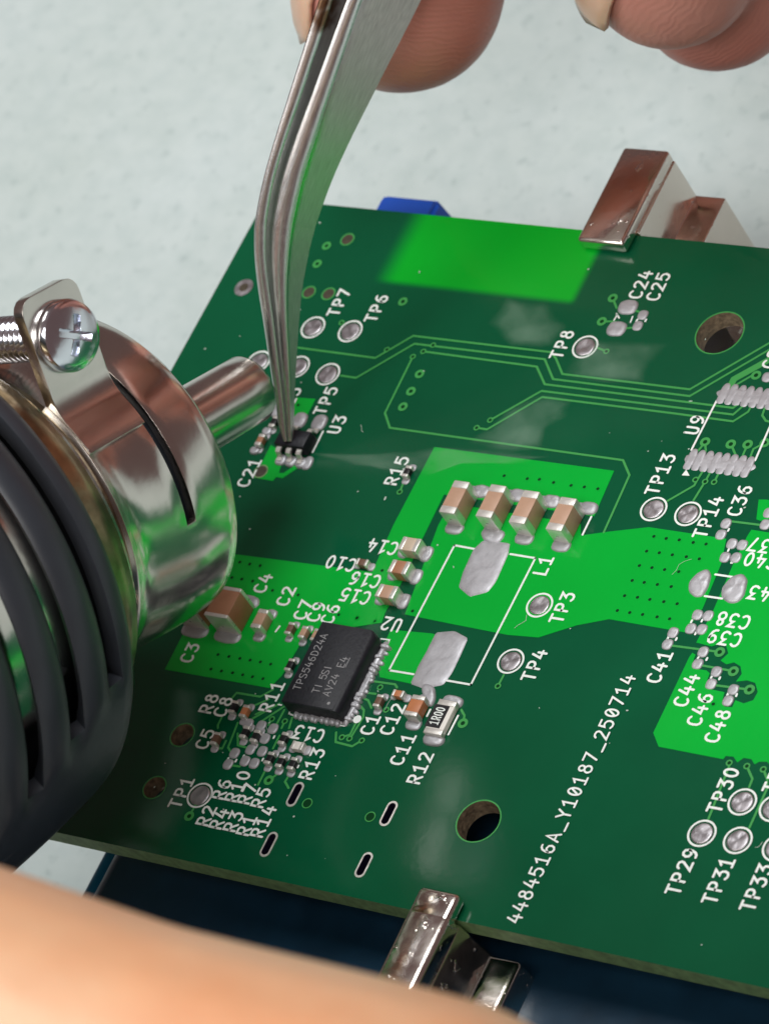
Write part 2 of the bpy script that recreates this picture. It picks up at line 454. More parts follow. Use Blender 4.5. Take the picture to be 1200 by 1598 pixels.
pour([(678, 698), (958, 735), (927, 806), (693, 772), (655, 850), (632, 900), (601, 957), (596, 972), (478, 990),
      (440, 1055), (421, 1074), (258, 1045), (322, 920), (350, 863), (581, 893), (614, 820)])
pour([(703, 786), (906, 818), (906, 836), (950, 830), (1012, 823), (1133, 841), (1125, 880), (1096, 950), (1068, 987),
      (950, 966.5), (900, 976), (840, 995), (792, 991), (700, 973), (632, 959), (684, 820)])
pour([(610, 983), (675, 989), (692, 996), (650, 1069), (593, 1057), (588, 1030)])
pour([(1172, 827), (1290, 846), (1290, 1216), (1203, 1196), (1196, 1189), (1184, 1189), (1177, 1193), (1172, 1185), (1160, 1183), (1150, 1190),
      (1144, 1181), (1132, 1180), (1128, 1185), (1027.5, 1165.5), (1019, 1144), (1075, 1026), (1080, 1019), (1085, 1022), (1080, 1036),
      (1084, 1044), (1102, 1046.5), (1107, 1051), (1101, 1068), (1104, 1075), (1130, 1080.5), (1127, 1093), (1130, 1103), (1142, 1104),
      (1147, 1093), (1160, 1098), (1175, 1093), (1182, 1080), (1178, 1066), (1165, 1062), (1148, 1064), (1157, 1052), (1155, 1040),
      (1145, 1034), (1133, 1037), (1124, 1031), (1136, 1020), (1133, 1009), (1122, 1005), (1110, 1009), (1086, 1003), (1113, 952), (1143, 882), (1165, 838)])
pour(z1020([(1090, 0), (1170, 0), (1320, 30), (1250, 250), (1190, 200), (1110, 220), (1065, 205)]))
hole_u3 = B(407.5, 736)
pour(z370([(425, 520), (500, 560), (500, 700), (565, 745), (525, 865), (580, 870), (720, 775), (805, 775), (570, 932), (490, 918), (450, 967), (215, 925), (300, 760)]))
pour(z430([(310, 190), (580, 212), (540, 290), (440, 480), (250, 480), (250, 300)]))

# ---- flat strokes: traces and lettering
def strip(pts, w, cap=True):
    """constant-width ribbon along 2D points with mitred joints; returns verts2d, faces"""
    P = [Vector((p[0], p[1])) for p in pts]
    Q = [P[0]]
    for p in P[1:]:
        if (p - Q[-1]).length > 1e-4: Q.append(p)
    P = Q; n = len(P); V = []; F = []
    closed = n > 3 and (P[0] - P[-1]).length < 1e-3
    for i in range(n):
        if closed:
            a = P[i - 1] if i > 0 else P[n - 2]
            b = P[i + 1] if i < n - 1 else P[1]
        else:
            a = P[i - 1] if i > 0 else None; b = P[i + 1] if i < n - 1 else None
        d1 = (P[i] - a).normalized() if a is not None else None
        d2 = (b - P[i]).normalized() if b is not None else None
        if d1 is None: d1 = d2
        if d2 is None: d2 = d1
        n1 = Vector((-d1.y, d1.x)); n2 = Vector((-d2.y, d2.x))
        mtr = n1 + n2
        if mtr.length < 0.2: mtr = n1
        mtr.normalize()
        k = 1.0 / max(0.45, mtr.dot(n1))
        V += [P[i] + mtr * (w / 2 * k), P[i] - mtr * (w / 2 * k)]
    for i in range(n - 1): F.append((2 * i, 2 * i + 1, 2 * i + 3, 2 * i + 2))
    if cap and not closed:
        for i, s in ((0, -1), (n - 1, 1)):
            d = (P[1] - P[0]).normalized() if i == 0 else (P[-1] - P[-2]).normalized()
            d = d * s; nn = Vector((-d.y, d.x)); base = len(V); ring = []
            for k in range(7):
                a = math.pi * k / 6
                V.append(P[i] + nn * (w / 2 * math.cos(a)) + d * (w / 2 * math.sin(a)))
                ring.append(base + k)
            F.append(tuple(ring[::-1]))
    return V, F
def flat(name, strokes, w, z, m, parent=board, dz=0.0025):
    VV, FF = [], []
    for k, st in enumerate(strokes):
        V, F = strip(st, w); o = len(VV)
        VV += [(v.x, v.y, z + dz * k) for v in V]
        FF += [tuple(i + o for i in f) for f in F]
    ob = mk(name, VV, FF, m, parent)
    # faces up
    bmm = bmesh.new(); bmm.from_mesh(ob.data)
    for f in bmm.faces:
        f.normal_update()
        if f.normal.z < 0: f.normal_flip()
    bmm.to_mesh(ob.data); bmm.free()
    return ob
def trace(pts, w=0.17):
    return flat('trace', [poly_px(pts, 0)], w, Z_TR, M['trace'])
def silk_line(pts, w=0.16):
    return flat('silkscreen_line', [poly_px(pts, 0)], w, Z_SILK, M['silk'])

def ell(cx, cy, rx, ry, a0=0, a1=360, n=14):
    return [(cx + rx * math.cos(math.radians(a0 + (a1 - a0) * i / n)), cy + ry * math.sin(math.radians(a0 + (a1 - a0) * i / n))) for i in range(n + 1)]
G = {
 '0': [ell(.31, .5, .26, .5, n=20)],
 '@': [ell(.31, .5, .26, .5, n=20), [(.16, .25), (.46, .75)]],
 '1': [[(.07, .80), (.31, 1), (.31, 0)], [(.06, 0), (.56, 0)]],
 '2': [[(.05, .84), (.14, .96), (.30, 1), (.47, .96), (.56, .82), (.53, .65), (.05, 0), (.60, 0)]],
 '3': [[(.05, 1), (.57, 1), (.27, .60), (.42, .60), (.54, .50), (.58, .30), (.52, .10), (.38, 0), (.20, 0), (.05, .10)]],
 '4': [[(.45, .66), (.45, 0)], [(.25, 1.02), (.04, .33), (.61, .33)]],
 '5': [[(.54, 1), (.10, 1), (.06, .56), (.20, .64), (.36, .64), (.52, .54), (.58, .34), (.52, .12), (.38, 0), (.20, 0), (.05, .09)]],
 '6': [[(.50, 1), (.33, .99), (.17, .86), (.07, .60), (.05, .32), (.12, .08), (.30, 0), (.48, .07), (.57, .28), (.50, .50), (.33, .59), (.15, .52), (.06, .36)]],
 '7': [[(.03, 1), (.60, 1), (.22, 0)]],
 '8': [ell(.31, .78, .20, .22, n=16), ell(.31, .28, .26, .28, n=16)],
 '9': [[(.12, 0), (.29, .01), (.45, .14), (.55, .40), (.57, .68), (.50, .92), (.32, 1), (.14, .93), (.05, .72), (.12, .50), (.29, .41), (.47, .48), (.56, .64)]],
 'A': [[(.02, 0), (.31, 1), (.60, 0)], [(.13, .30), (.49, .30)]],
 'C': [[(.58, .12), (.45, .02), (.32, 0), (.18, .05), (.07, .22), (.04, .5), (.07, .78), (.18, .95), (.32, 1), (.45, .98), (.58, .88)]],
 'D': [[(.07, 0), (.07, 1), (.28, 1), (.47, .9), (.57, .7), (.58, .5), (.57, .3), (.47, .1), (.28, 0), (.07, 0)]],
 'E': [[(.57, 1), (.08, 1), (.08, 0), (.57, 0)], [(.08, .53), (.45, .53)]],
 'I': [[(.31, 0), (.31, 1)]],
 'L': [[(.10, 1), (.10, 0), (.57, 0)]],
 'P': [[(.08, 0), (.08, 1), (.40, 1), (.53, .92), (.58, .74), (.53, .56), (.40, .47), (.08, .47)]],
 'R': [[(.08, 0), (.08, 1), (.40, 1), (.53, .92), (.58, .74), (.53, .56), (.40, .47), (.08, .47)], [(.30, .47), (.60, 0)]],
 'S': [[(.56, .90), (.42, 1), (.20, 1), (.07, .88), (.07, .68), (.18, .56), (.44, .46), (.56, .32), (.55, .12), (.42, 0), (.18, 0), (.05, .10)]],
 'T': [[(.02, 1), (.60, 1)], [(.31, 1), (.31, 0)]],
 'U': [[(.07, 1), (.07, .28), (.13, .08), (.31, 0), (.49, .08), (.55, .28), (.55, 1)]],
 'V': [[(.02, 1), (.31, 0), (.60, 1)]],
 'Y': [[(.02, 1), (.31, .48), (.60, 1)], [(.31, .48), (.31, 0)]],
 '_': [[(.0, -.12), (.62, -.12)]],
 '-': [[(.05, .45), (.55, .45)]],
 ' ': [],
}
def text_strokes(s, centre, rot, h, pitch, xs=1.0):
    n = len(s); L = (n - 1) * pitch + 0.62 * h * xs; out = []
    a = math.radians(rot); ca, sa = math.cos(a), math.sin(a)
    for k, ch in enumerate(s):
        for st in G[ch]:
            q = []
            for x, y in st:
                X = k * pitch + x * h * xs - L / 2; Y = y * h - h / 2
                q.append((centre[0] + X * ca - Y * sa, centre[1] + X * sa + Y * ca))
            out.append(q)
    return out
def label(s, px, rot=90, h=1.02, pitch=0.93, w=0.18):
    return flat('silkscreen_text', text_strokes(s, B(*px), rot, h, pitch), w, Z_SILK, M['silk'], dz=0.002)

# ---- traces
TRACES = [
 [(463, 542.6), (586, 559), (645, 524.5), (860, 550), (867.5, 560), (877.5, 584), (1076, 608), (1200, 535.6), (1250, 508)],
 [(532, 586.4), (556, 590), (647, 536.8), (850, 561), (863, 592), (1076, 618.5), (1200, 546), (1250, 518)],
 [(660.8, 548.8), (837.5, 572.5), (850, 600), (1112.5, 633), (1143.6, 637), (1149, 633)],
 [(765, 656), (845, 610.5), (1050, 635.7), (1143.6, 647.4), (1159, 634)],
 [(743.8, 668), (760, 670.5), (846, 620), (1050, 645.3), (1143.6, 658), (1167, 643), (1172, 634)],
 [(644.5, 557), (601, 645), (608.8, 668), (972, 718.5), (982, 742), (942, 831)],
 [(1150, 600), (1172, 587), (1180, 586)], [(1100, 690), (1090, 703)], [(1100, 690), (1101, 704)],
 [(1140, 693.5), (1147, 709)], [(1166.3, 694), (1158.8, 710.7)], [(1171, 712), (1175.3, 701), (1193, 691.4)],
 [(1097.5, 734), (1088, 749), (1083, 758), (1041.5, 782)], [(1109, 735.5), (1100, 752), (1082, 781)], [(1121.6, 738), (1114, 752.7)],
 [(1193, 637), (1189, 648.7), (1194.5, 657), (1215, 662)], [(931.7, 543), (946, 548.7)], [(956, 465.6), (962, 481)], [(939, 502), (960, 502)],
 [(985, 483), (1003, 489)], [(968, 514), (992, 511)], [(786, 1054), (777, 1071)], [(720, 1108), (725, 1117), (722.4, 1129)],
 [(1168.7, 1228.7), (1173.7, 1216), (1165, 1196)], [(1105, 1278.7), (1139, 1192)], [(1168.7, 1292.5), (1196, 1232), (1197, 1217), (1190.7, 1201)],
 [(1047.6, 1007.8), (1122.7, 1017.8)], [(1096, 1039), (1144, 1047.8)], [(1117.7, 1070), (1169, 1076.6)], [(1141, 814), (1186, 819.6)],
 [(313, 1244), (296, 1274)], [(634, 744), (624, 768)],
]
TRACES += [z320(t) for t in ([(255, 120), (300, 70), (520, 105), (640, 40)], [(460, 190), (600, 130)], [(450, 310), (700, 170)], [(540, 330), (740, 200)],
   [(670, 370), (745, 230)], [(790, 400), (820, 300)], [(310, 350), (220, 580), (245, 620)], [(125, 400), (125, 370), (160, 300)], [(560, 810), (500, 930)],
   [(680, 830), (600, 890)], [(785, 850), (752, 900), (785, 960)], [(310, 450), (312, 560), (400, 585)], [(200, 520), (165, 590), (100, 590)],
   [(600, 370), (630, 315)], [(720, 400), (750, 335)], [(480, 270), (600, 210)], [(640, 590), (700, 470)], [(260, 750), (330, 760)])]
TRACES += [z530(t) for t in ([(310, 80), (520, 110), (540, 140)], [(270, 190), (340, 200)], [(225, 240), (270, 260), (300, 330)], [(185, 300), (230, 350), (222, 420), (100, 620)],
   [(170, 440), (100, 580), (25, 605)], [(-30, 560), (-35, 650), (120, 690), (208, 635)])]
for t in TRACES: trace(t)
trace([(1139, 603), (1145, 592), (1250, 534)], 0.55)

# ---- vias
def ring_mesh(r0, r1, z, n=24, cone=0.0):
    V = []; F = []
    for i in range(n):
        a = 2 * math.pi * i / n; V += [(r0 * math.cos(a), r0 * math.sin(a), z), (r1 * math.cos(a), r1 * math.sin(a), z)]
    for i in range(n):
        j = (i + 1) % n; F.append((2 * i, 2 * i + 1, 2 * j + 1, 2 * j))
    return V, F
def disc_mesh(r, z, n=24):
    return [(r * math.cos(2 * math.pi * i / n), r * math.sin(2 * math.pi * i / n), z) for i in range(n)], [tuple(range(n))]
_via = {}
def via(px, r=0.30, dark=0.13, m='trace', dm='via_dark'):
    c = B(*px); key = (r, dark, m, dm)
    if key not in _via:
        V, F = ring_mesh(dark, r, Z_TR + 0.006)
        o = mk('via', V, F, M[m], board, loc=(c.x, c.y, 0)); V, F = disc_mesh(dark + 0.01, Z_TR + 0.004)
        b = mk('via_barrel', V, F, M[dm], o, loc=(c.x, c.y, 0)); _via[key] = (o, b)
    else:
        o = inst('via', _via[key][0], board, (c.x, c.y, 0)); inst('via_barrel', _via[key][1], o, (c.x, c.y, 0))
    return o
dots = z260([(405, 710), (490, 725), (575, 740), (655, 753), (735, 767), (815, 785), (350, 823), (432, 838), (518, 852), (597, 868), (673, 883), (755, 898)])
dots += z250([(352, 243), (405, 252), (455, 262), (508, 270), (312, 323), (365, 330), (415, 338), (470, 348), (570, 395), (700, 418), (905, 518), (998, 535), (1090, 552)])
dots += z540([(705, 237), (808, 250), (862, 253), (925, 267), (1003, 280), (1062, 287), (1122, 295)])
dots += z950([(280, 150), (357, 163), (438, 172), (525, 188), (605, 198), (235, 242), (314, 252), (395, 265), (482, 277), (563, 290), (190, 332), (268, 345), (347, 357), (435, 370),
   (145, 425), (220, 437), (302, 450), (388, 463), (98, 520), (178, 530), (255, 543), (342, 557), (425, 570), (53, 612), (130, 625), (210, 637), (300, 652), (378, 664), (650, 1195)])
dots += z540c([(425, 530), (780, 1005), (130, 1085), (335, 1120)]) + z430([(330, 300)])
for p in dots: via(p, 0.21, 0.13, 'pour')
for p in [(660.8, 548.8), (644.5, 557), (586 + 18, 546), (676, 539), (765, 656), (743.8, 668), (1085, 749), (1100, 752), (1114, 752.7), (946, 548.7), (777, 1071), (1137.5, 1191), (1165, 1196), (1190.7, 1201),
          (624, 768), (425, 1122.5), (445, 1126), (593.5, 1073), (545.8, 1153), (534, 1151), (565, 1156), (603, 1108), (533.5, 504)]:
    via(p, 0.25, 0.14)
for p in [(1179.4, 586), (1100, 690), (1140, 693.5), (1166.3, 694), (1193, 691.4), (956, 465.6), (939, 502), (722.4, 1129), (1122.7, 1018), (1144, 1048), (1169, 1076.6), (420, 1218), (296, 1274),
          (655, 584), (641.5, 611), (629, 635), (510, 384), (495.5, 412), (629, 471)]:
    via(p, 0.40, 0.17)
for p in [(542.5, 374), (482.5, 456.5), (513, 459)]: via(p, 0.62, 0.50, 'trace', 'dimhole')
for p in [(480, 1254), (578, 1275)]: via(p, 0.42, 0.34, 'trace', 'via_dark')
via((381, 449), 0.82, 0.40, 'pad', 'dimhole')
via((407.5, 736), 0.62, 0.50, 'fr4', 'dimhole')
# hole rims and plated slots
for c, r in hc:
    V, F = ring_mesh(r, r + 0.10, 0.012, 48)
    mk('hole_rim', V, F, M['trace'], board, loc=(c.x, c.y, 0))
for c in sc_:
    a = slot_pts((0, 0), 2.05, 0.86); b = slot_pts((0, 0), 1.72, 0.58); n = len(a)
    V = [(p[0], p[1], 0.05) for p in a] + [(p[0], p[1], 0.05) for p in b] + [(p[0], p[1], -TH) for p in b] + [(p[0], p[1], 0.0) for p in a]
    F = [(i, (i + 1) % n, n + (i + 1) % n, n + i) for i in range(n)] + [(n + i, n + (i + 1) % n, 2 * n + (i + 1) % n, 2 * n + i) for i in range(n)] + [(3 * n + i, 3 * n + (i + 1) % n, (i + 1) % n, i) for i in range(n)]
    o = mk('plated_slot', V, F, M['tin'], board, loc=(c.x, c.y, 0)); o.data.materials.append(M['slot_dark'])
    for k in range(n, 2 * n): o.data.polygons[k].material_index = 1  # tinned slot walls coloured near black for the shade inside

# ---- test points
TPS = [(489, 511.5), (547, 517.5), (512, 584.5), (465, 573), (404, 565), (913, 542), (1019.8, 795), (1073.4, 802.5), (842, 945), (797, 1032.4),
       (1095, 1301), (1158, 1252), (1151, 1312), (1207, 1262), (1212, 1324), (312.7, 1241.7)]
tp_ring = tp_pad = None
for p in TPS:
    c = B(*p)
    if tp_ring is None:
        V = []; F = []
        prof = [(0.80, 0.02), (0.77, 0.07), (0.66, 0.09), (0.35, 0.07), (0.0, 0.06)]; n = 28
        for r, z in prof[:-1]:
            for i in range(n):
                a = 2 * math.pi * i / n; V.append((r * math.cos(a), r * math.sin(a), z + 0.015 * math.sin(3 * a + r * 7)))
        V.append((0, 0, 0.065))
        for k in range(len(prof) - 2):
            for i in range(n):
                j = (i + 1) % n; F.append((k * n + i, k * n + j, (k + 1) * n + j, (k + 1) * n + i))
        k = len(prof) - 2
        F += [(k * n + i, k * n + (i + 1) % n, len(V) - 1) for i in range(n)]
        tp_pad = mk('test_point', V, F, M['pad'], board, loc=(c.x, c.y, 0), smooth=True)
        V, F = ring_mesh(0.90, 1.05, Z_SILK, 48)
        tp_ring = mk('silkscreen_ring', V, F, M['silk'], tp_pad, loc=(c.x, c.y, 0))
    else:
        a = random.uniform(0, 6.28)
        o = inst('test_point', tp_pad, board, (c.x, c.y, 0), a); inst('silkscreen_ring', tp_ring, o, (c.x, c.y, 0))

# ---- lettering
for s, px, rot in [
 ('TP7', (529.6, 473), 90), ('TP6', (588, 482), 90), ('TP5', (509, 626), 90), ('U3', (526.6, 663.5), 90), ('C21', (389.5, 738.5), 90), ('R15', (619.6, 735.5), 90), ('C23', (452, 627), 90),
 ('C24', (999.6, 445), 90), ('C25', (1027, 448), 90), ('TP8', (877, 538.5), 90), ('U9', (1084, 664), 90), ('TP13', (1030.4, 741), 90), ('TP14', (1105, 808), 90), ('C36', (1154, 782), 90),
 ('C37', (1194, 853), 180), ('C40', (1187, 876), 180), ('C43', (1194, 928), 180), ('C38', (1144, 969), 180), ('C39', (1130.7, 996.5), 180),
 ('C41', (1029, 1041.5), 90), ('C44', (1071, 1078), 90), ('C46', (1092, 1108), 90), ('C48', (1119.5, 1134), 90),
 ('TP30', (1128, 1234), 90), ('TP29', (1064, 1361), 90), ('TP31', (1121, 1375), 90), ('TP33', (1180, 1386), 90), ('TP32', (1215, 1202), 90), ('C20', (1208, 553), 90),
 ('C3', (297, 1019.5), 90), ('C4', (411, 911), 90), ('C2', (446.7, 931), 90), ('C7', (473.6, 952.6), 90), ('C9', (494, 955.7), 90), ('C6', (516, 959), 90), ('R11', (425, 1088), 90),
 ('R8', (327, 1099), 90), ('C8', (349, 1103.7), 90), ('C10', (532.8, 880), 180), ('C14', (597.8, 854), 180), ('C16', (570.5, 905.5), 180), ('C15', (555, 931), 180), ('U2', (611.8, 975), 180),
 ('C5', (320.7, 1154), 90), ('TP1', (284, 1237.7), 90), ('R6', (346.7, 1232.7), 90), ('R10', (371.7, 1228), 90), ('R7', (386.7, 1240), 90), ('R5', (408, 1245.7), 90),
 ('R2', (322.7, 1274), 90), ('R4', (343, 1279), 90), ('R3', (365, 1283), 90), ('R1', (385.7, 1289), 90), ('R14', (411.7, 1283), 90), ('R13', (487.7, 1193), 90), ('C13', (482.5, 1146), 180),
 ('C1', (578, 1131.7), 90), ('C12', (613, 1123), 90), ('C11', (629, 1170), 90), ('R12', (656, 1199.5), 90), ('L1', (848, 883.6), 90), ('TP3', (877.5, 949), 90), ('TP4', (834, 1039), 90)]:
    label(s, px, rot)
label('4484516A_Y1@187_25@714', (893, 1245), 90, 1.02, 0.915, 0.15)

for pts in [[(709.5, 851.5), (607.5, 1046.5)], [(835.5, 871.6), (735, 1069)], [(709.5, 851.5), (741, 857.3)], [(796.5, 865.2), (835.5, 871.6)], [(607.5, 1046.5), (645.6, 1052.8)], [(697.5, 1062.5), (735, 1069)],
            [(715, 1117.5), (700, 1146.7)], [(671.7, 1108), (666.7, 1118)], [(922.6, 807), (909, 835)], [(437, 978), (431, 986)], [(504.7, 673.7), (488.5, 706)], [(1118, 626), (1078.7, 702.6)],
            [(1203, 662), (1178, 719)], [(1116, 897), (1143, 901)], [(1099.5, 930.8), (1126.5, 934.7)]]:
    silk_line(pts)
for pts in [z530([(0, 495), (50, 500), (80, 440)]), z320([(830, 280), (790, 265), (800, 240)]), z420([(1050, 345), (1130, 355), (1105, 410)]), z320([(690, 180), (720, 185)]), [(962, 490), (966, 497)],
            z850([(388, 315), (370, 345)]), z850([(470, 325), (458, 355)])]:
    silk_line(pts, 0.12)
V, F = disc_mesh(0.33, Z_SILK); c = B(558, 1123); mk('polarity_dot', V, F, M['silk'], board, loc=(c.x, c.y, 0))
c = [B(*p, 0) for p in z1050([(150, 1405), (188, 1475), (98, 1470)])]
mk('pin_marker', [(q.x, q.y, Z_SILK) for q in c], [(0, 2, 1)], M['silk'], board)
ticks = z950([(745, 110), (770, 310), (745, 235), (765, 310), (370, 780), (420, 790), (555, 910), (610, 915), (638, 1030), (690, 1035), (740, 1135), (795, 1140), (540, 755), (580, 675), (515, 680)]) + \
        z320([(220, 690), (295, 705), (365, 665), (545, 695), (875, 760), (650, 485), (560, 635)]) + z850([(493, 345), (540, 345)])
tick = None
for p in ticks:
    c = B(*p)
    if tick is None:
        V = [(x, y, Z_SILK) for x, y in slot_pts((0, 0), 0.32, 0.16, 5)]
        tick = mk('silkscreen_tick', V, [tuple(range(len(V)))], M['silk'], board, loc=(c.x, c.y, 0))
    else: inst('silkscreen_tick', tick, board, (c.x, c.y, 0))

# ---- solder
def blob(name, pts2d, h, parent=board, m='solder', z0=0.02, jitter=0.05, sub=2, corner=0.25):
    P = [Vector((p[0], p[1])) for p in pts2d]
    c0_ = sum(P, Vector((0, 0))) / len(P)
    P = [c0_ + (q - c0_) * (1.02 if corner < 0.2 else 1.1) for q in P]
    for _ in range(sub):
        Q = []
        for i in range(len(P)):
            a, b = P[i], P[(i + 1) % len(P)]; Q += [a * (1 - corner) + b * corner, a * corner + b * (1 - corner)]
        P = Q
    n = len(P); c = sum(P, Vector((0, 0))) / n; V = []; F = []
    sd = random.uniform(0, 100)
    for r, z in ((1.0, 0.0), (0.95, 0.5), (0.86, 0.85), (0.62, 1.0), (0.30, 1.02)):
        for q in P:
            w = c + (q - c) * r
            nz = noise.noise(Vector((w.x * 2.2 + sd, w.y * 2.2, r * 2)))
            w = c + (q - c) * (r * (1 + jitter * nz))
            V.append((w.x - c.x, w.y - c.y, z0 + h * z * (1 + 0.30 * nz)))
    V.append((0, 0, z0 + h))
    for k in range(4):
        for i in range(n):
            j = (i + 1) % n; F.append((k * n + i, k * n + j, (k + 1) * n + j, (k + 1) * n + i))
    F += [(4 * n + i, 4 * n + (i + 1) % n, len(V) - 1) for i in range(n)]
    o = mk(name, V, F, M[m], parent, loc=(c.x, c.y, 0), smooth=True)
    bmm = bmesh.new(); bmm.from_mesh(o.data); bmesh.ops.recalc_face_normals(bmm, faces=bmm.faces[:]); bmm.to_mesh(o.data); bmm.free()
    return o
def oval(c, lu, lv, n=10):
    p = 0.75
    out = []
    for i in range(n):
        a = 2 * math.pi * i / n; x, y = math.cos(a), math.sin(a)
        out.append((c[0] + lu / 2 * math.copysign(abs(x) ** p, x), c[1] + lv / 2 * math.copysign(abs(y) ** p, y)))
    return out
def pad_px(px, lu=0.64, lv=0.68, h=0.10):
    return blob('solder_pad', oval(B(*px), lu * 1.22, lv * 1.22), h)

blob('solder_pad', poly_px(z540b([(712, 78), (850, 95), (842, 155), (775, 300), (738, 348), (640, 368), (584, 325), (610, 245), (660, 130)]), 0), 0.11, sub=1, corner=0.10)
blob('solder_pad', poly_px(z540b([(700, 20), (835, 25), (800, 95), (720, 90)]), 0), 0.16)
blob('solder_pad', poly_px(z540b([(465, 560), (560, 555), (632, 592), (600, 665), (545, 775), (505, 830), (400, 845), (338, 822), (372, 745), (428, 640)]), 0), 0.11, sub=1, corner=0.10)
blob('solder_pad', poly_px(z540b([(395, 830), (460, 835), (468, 900), (440, 950), (405, 900)]), 0), 0.22)
blob('solder_pad', poly_px(z950([(560, 380), (610, 360), (632, 385), (628, 430), (600, 500), (560, 530), (505, 500), (500, 455), (520, 415)]), 0), 0.2)
blob('solder_pad', poly_px(z950([(780, 400), (830, 388), (860, 420), (850, 470), (835, 530), (770, 568), (710, 535), (705, 480), (735, 440)]), 0), 0.2)
for p in [(1132.5, 817.5), (1124.7, 834.8), (1141.8, 849), (1158, 851), (1131, 870), (1148, 870.8), (1088, 960), (1104.7, 961.5), (1077.7, 981.5), (1095, 982.7), (1050, 987.7), (1041.4, 1005.8),
          (1097, 1017.8), (1088.4, 1036.5), (1117.7, 1048.6), (1109.4, 1067.8), (1144, 1076.6), (1135.7, 1094), (1194, 819), (1199, 801), (1197, 589),
          (1003, 492), (995, 509), (366.7, 1176), (356.7, 1193), (383, 1188), (397.5, 1191.7), (391.7, 1170), (410, 1173), (426.7, 1137.5), (414, 1153), (408, 1133), (388, 1130)]:
    pad_px(p)
for p in [(979.8, 480), (962, 513.7)]: pad_px(p, 1.25, 1.05, 0.16)
# unpopulated ten-pin and eight-pin rows: solder run together over the pads
for start, cnt in (((1128.5, 614.3), 9), ((1077.5, 717), 8)):
    c0 = B(*start)
    for k in range(cnt):
        blob('solder_pad', [(c0.x + 0.675 * k + x, c0.y + y) for x, y in ((-.30, -.84), (.28, -.84), (.30, -.3), (.36, 0), (.25, .84), (-.25, .84), (-.33, 0), (-.28, -.3))], 0.06 + 0.015 * (k % 2))
    L = 0.675 * (cnt - 1)
    blob('solder_bridge', [(c0.x - .3, c0.y - .42), (c0.x + L / 2, c0.y - .50), (c0.x + L + .3, c0.y - .42), (c0.x + L + .3, c0.y + .44), (c0.x + L / 2, c0.y + .52), (c0.x - .3, c0.y + .44)], 0.065, sub=3)

# ---- capacitors and resistors
def chip_part(kind, px, L, W, H, axis, body, name_label=None, end=0.22, solder=(1.0, 1.0), spread=1.0, zlift=0.06, hp=None, ht=0.17):
    """two-terminal part; px is the centre of its top face in the photo"""
    c = B(px[0], px[1], H + zlift)
    bv = min(0.07, W * 0.08)
    def dims(l, w): return (l, w) if axis == 'u' else (w, l)
    du = Vector((1, 0, 0)) if axis == 'u' else Vector((0, 1, 0))
    tl = L * end
    lu, lv = dims(L - 2 * tl + 0.06, W)
    o = bm_out(kind, rbox(lu, lv, H, bv * 0.6), M[body], board, (c.x, c.y, zlift)); autosmooth(o)
    if name_label: o['label'] = name_label
    for s in (-1, 1):
        lu, lv = dims(tl, W + 0.04)
        q = Vector((c.x, c.y, zlift - 0.02)) + du * (s * (L / 2 - tl / 2))
        t = bm_out('terminal', rbox(lu, lv, H + 0.045, bv, 3), M['tin'], o, q); autosmooth(t, 60)
        k = solder[0] if s < 0 else solder[1]
        if k > 0:
            e = 0.26 * W ** 0.5 * spread * k
            lu, lv = dims(e * 2 + 0.25, W * 1.06 + 0.10)
            q = Vector((c.x, c.y, 0)) + du * (s * (L / 2 + e * 0.45))
            blob('solder_fillet', oval(q, lu, lv), ht * min(1.0, H), parent=o)
    return o
for k, px in enumerate([(708.7, 775.5), (765.8, 781.8), (817.6, 791), (875.3, 801.8)]):
    chip_part('capacitor', px, 2.85, 1.32, 1.65, 'v', 'cer_tan', spread=1.35)
    c = B(*px, 1.65)
    blob('solder_pad', oval((c.x + 0.75, c.y + 1.72), 1.5, 1.05), 0.2)
chip_part('capacitor', (348, 939), 2.65, 2.1, 2.25, 'v', 'cer_brown', 'large brown ceramic capacitor beside the nozzle', end=0.12, spread=1.2)
chip_part('capacitor', (297, 931), 2.65, 2.1, 2.25, 'v', 'cer_brown', 'large brown ceramic capacitor half hidden by the nozzle clamp', end=0.12, spread=1.2)
chip_part('capacitor', (405, 965), 1.65, 0.86, 0.95, 'v', 'cer_tan', spread=1.3)
c = B(405, 965); 
chip_part('capacitor', (452, 980), 1.0, 0.5, 0.5, 'v', 'cer_dark')
chip_part('capacitor', (473, 986), 1.0, 0.5, 0.5, 'v', 'cer_tan')
chip_part('capacitor', (492, 990), 1.0, 0.5, 0.5, 'v', 'cer_tan')
chip_part('resistor', (452, 1037), 1.0, 0.5, 0.4, 'v', 'black_film')
chip_part('capacitor', (639, 849), 1.62, 1.12, 1.05, 'u', 'cer_pale', end=0.25, spread=1.3)
chip_part('capacitor', (622.7, 884.4), 1.62, 1.08, 1.05, 'u', 'cer_brown', end=0.25, spread=1.3)
chip_part('capacitor', (603, 922.7), 1.62, 1.08, 1.05, 'u', 'cer_tan', end=0.25, spread=1.3)
chip_part('capacitor', (564.7, 877), 1.0, 0.52, 0.5, 'u', 'cer_dark')
chip_part('capacitor', (646.7, 1100.8), 1.72, 1.08, 0.85, 'v', 'cer_orange', 'orange ceramic capacitor beside the 1R00 resistor', spread=1.3)
chip_part('capacitor', (620.8, 1081.7), 0.95, 0.5, 0.5, 'u', 'cer_orange')
chip_part('capacitor', (590, 1093), 1.0, 0.5, 0.5, 'v', 'cer_dark')
chip_part('resistor', (364, 1102.5), 1.0, 0.5, 0.4, 'v', 'black_film')
chip_part('capacitor', (381, 1109), 1.0, 0.5, 0.5, 'v', 'cer_orange')
chip_part('capacitor', (336, 1151.7), 1.0, 0.5, 0.5, 'v', 'cer_dark')
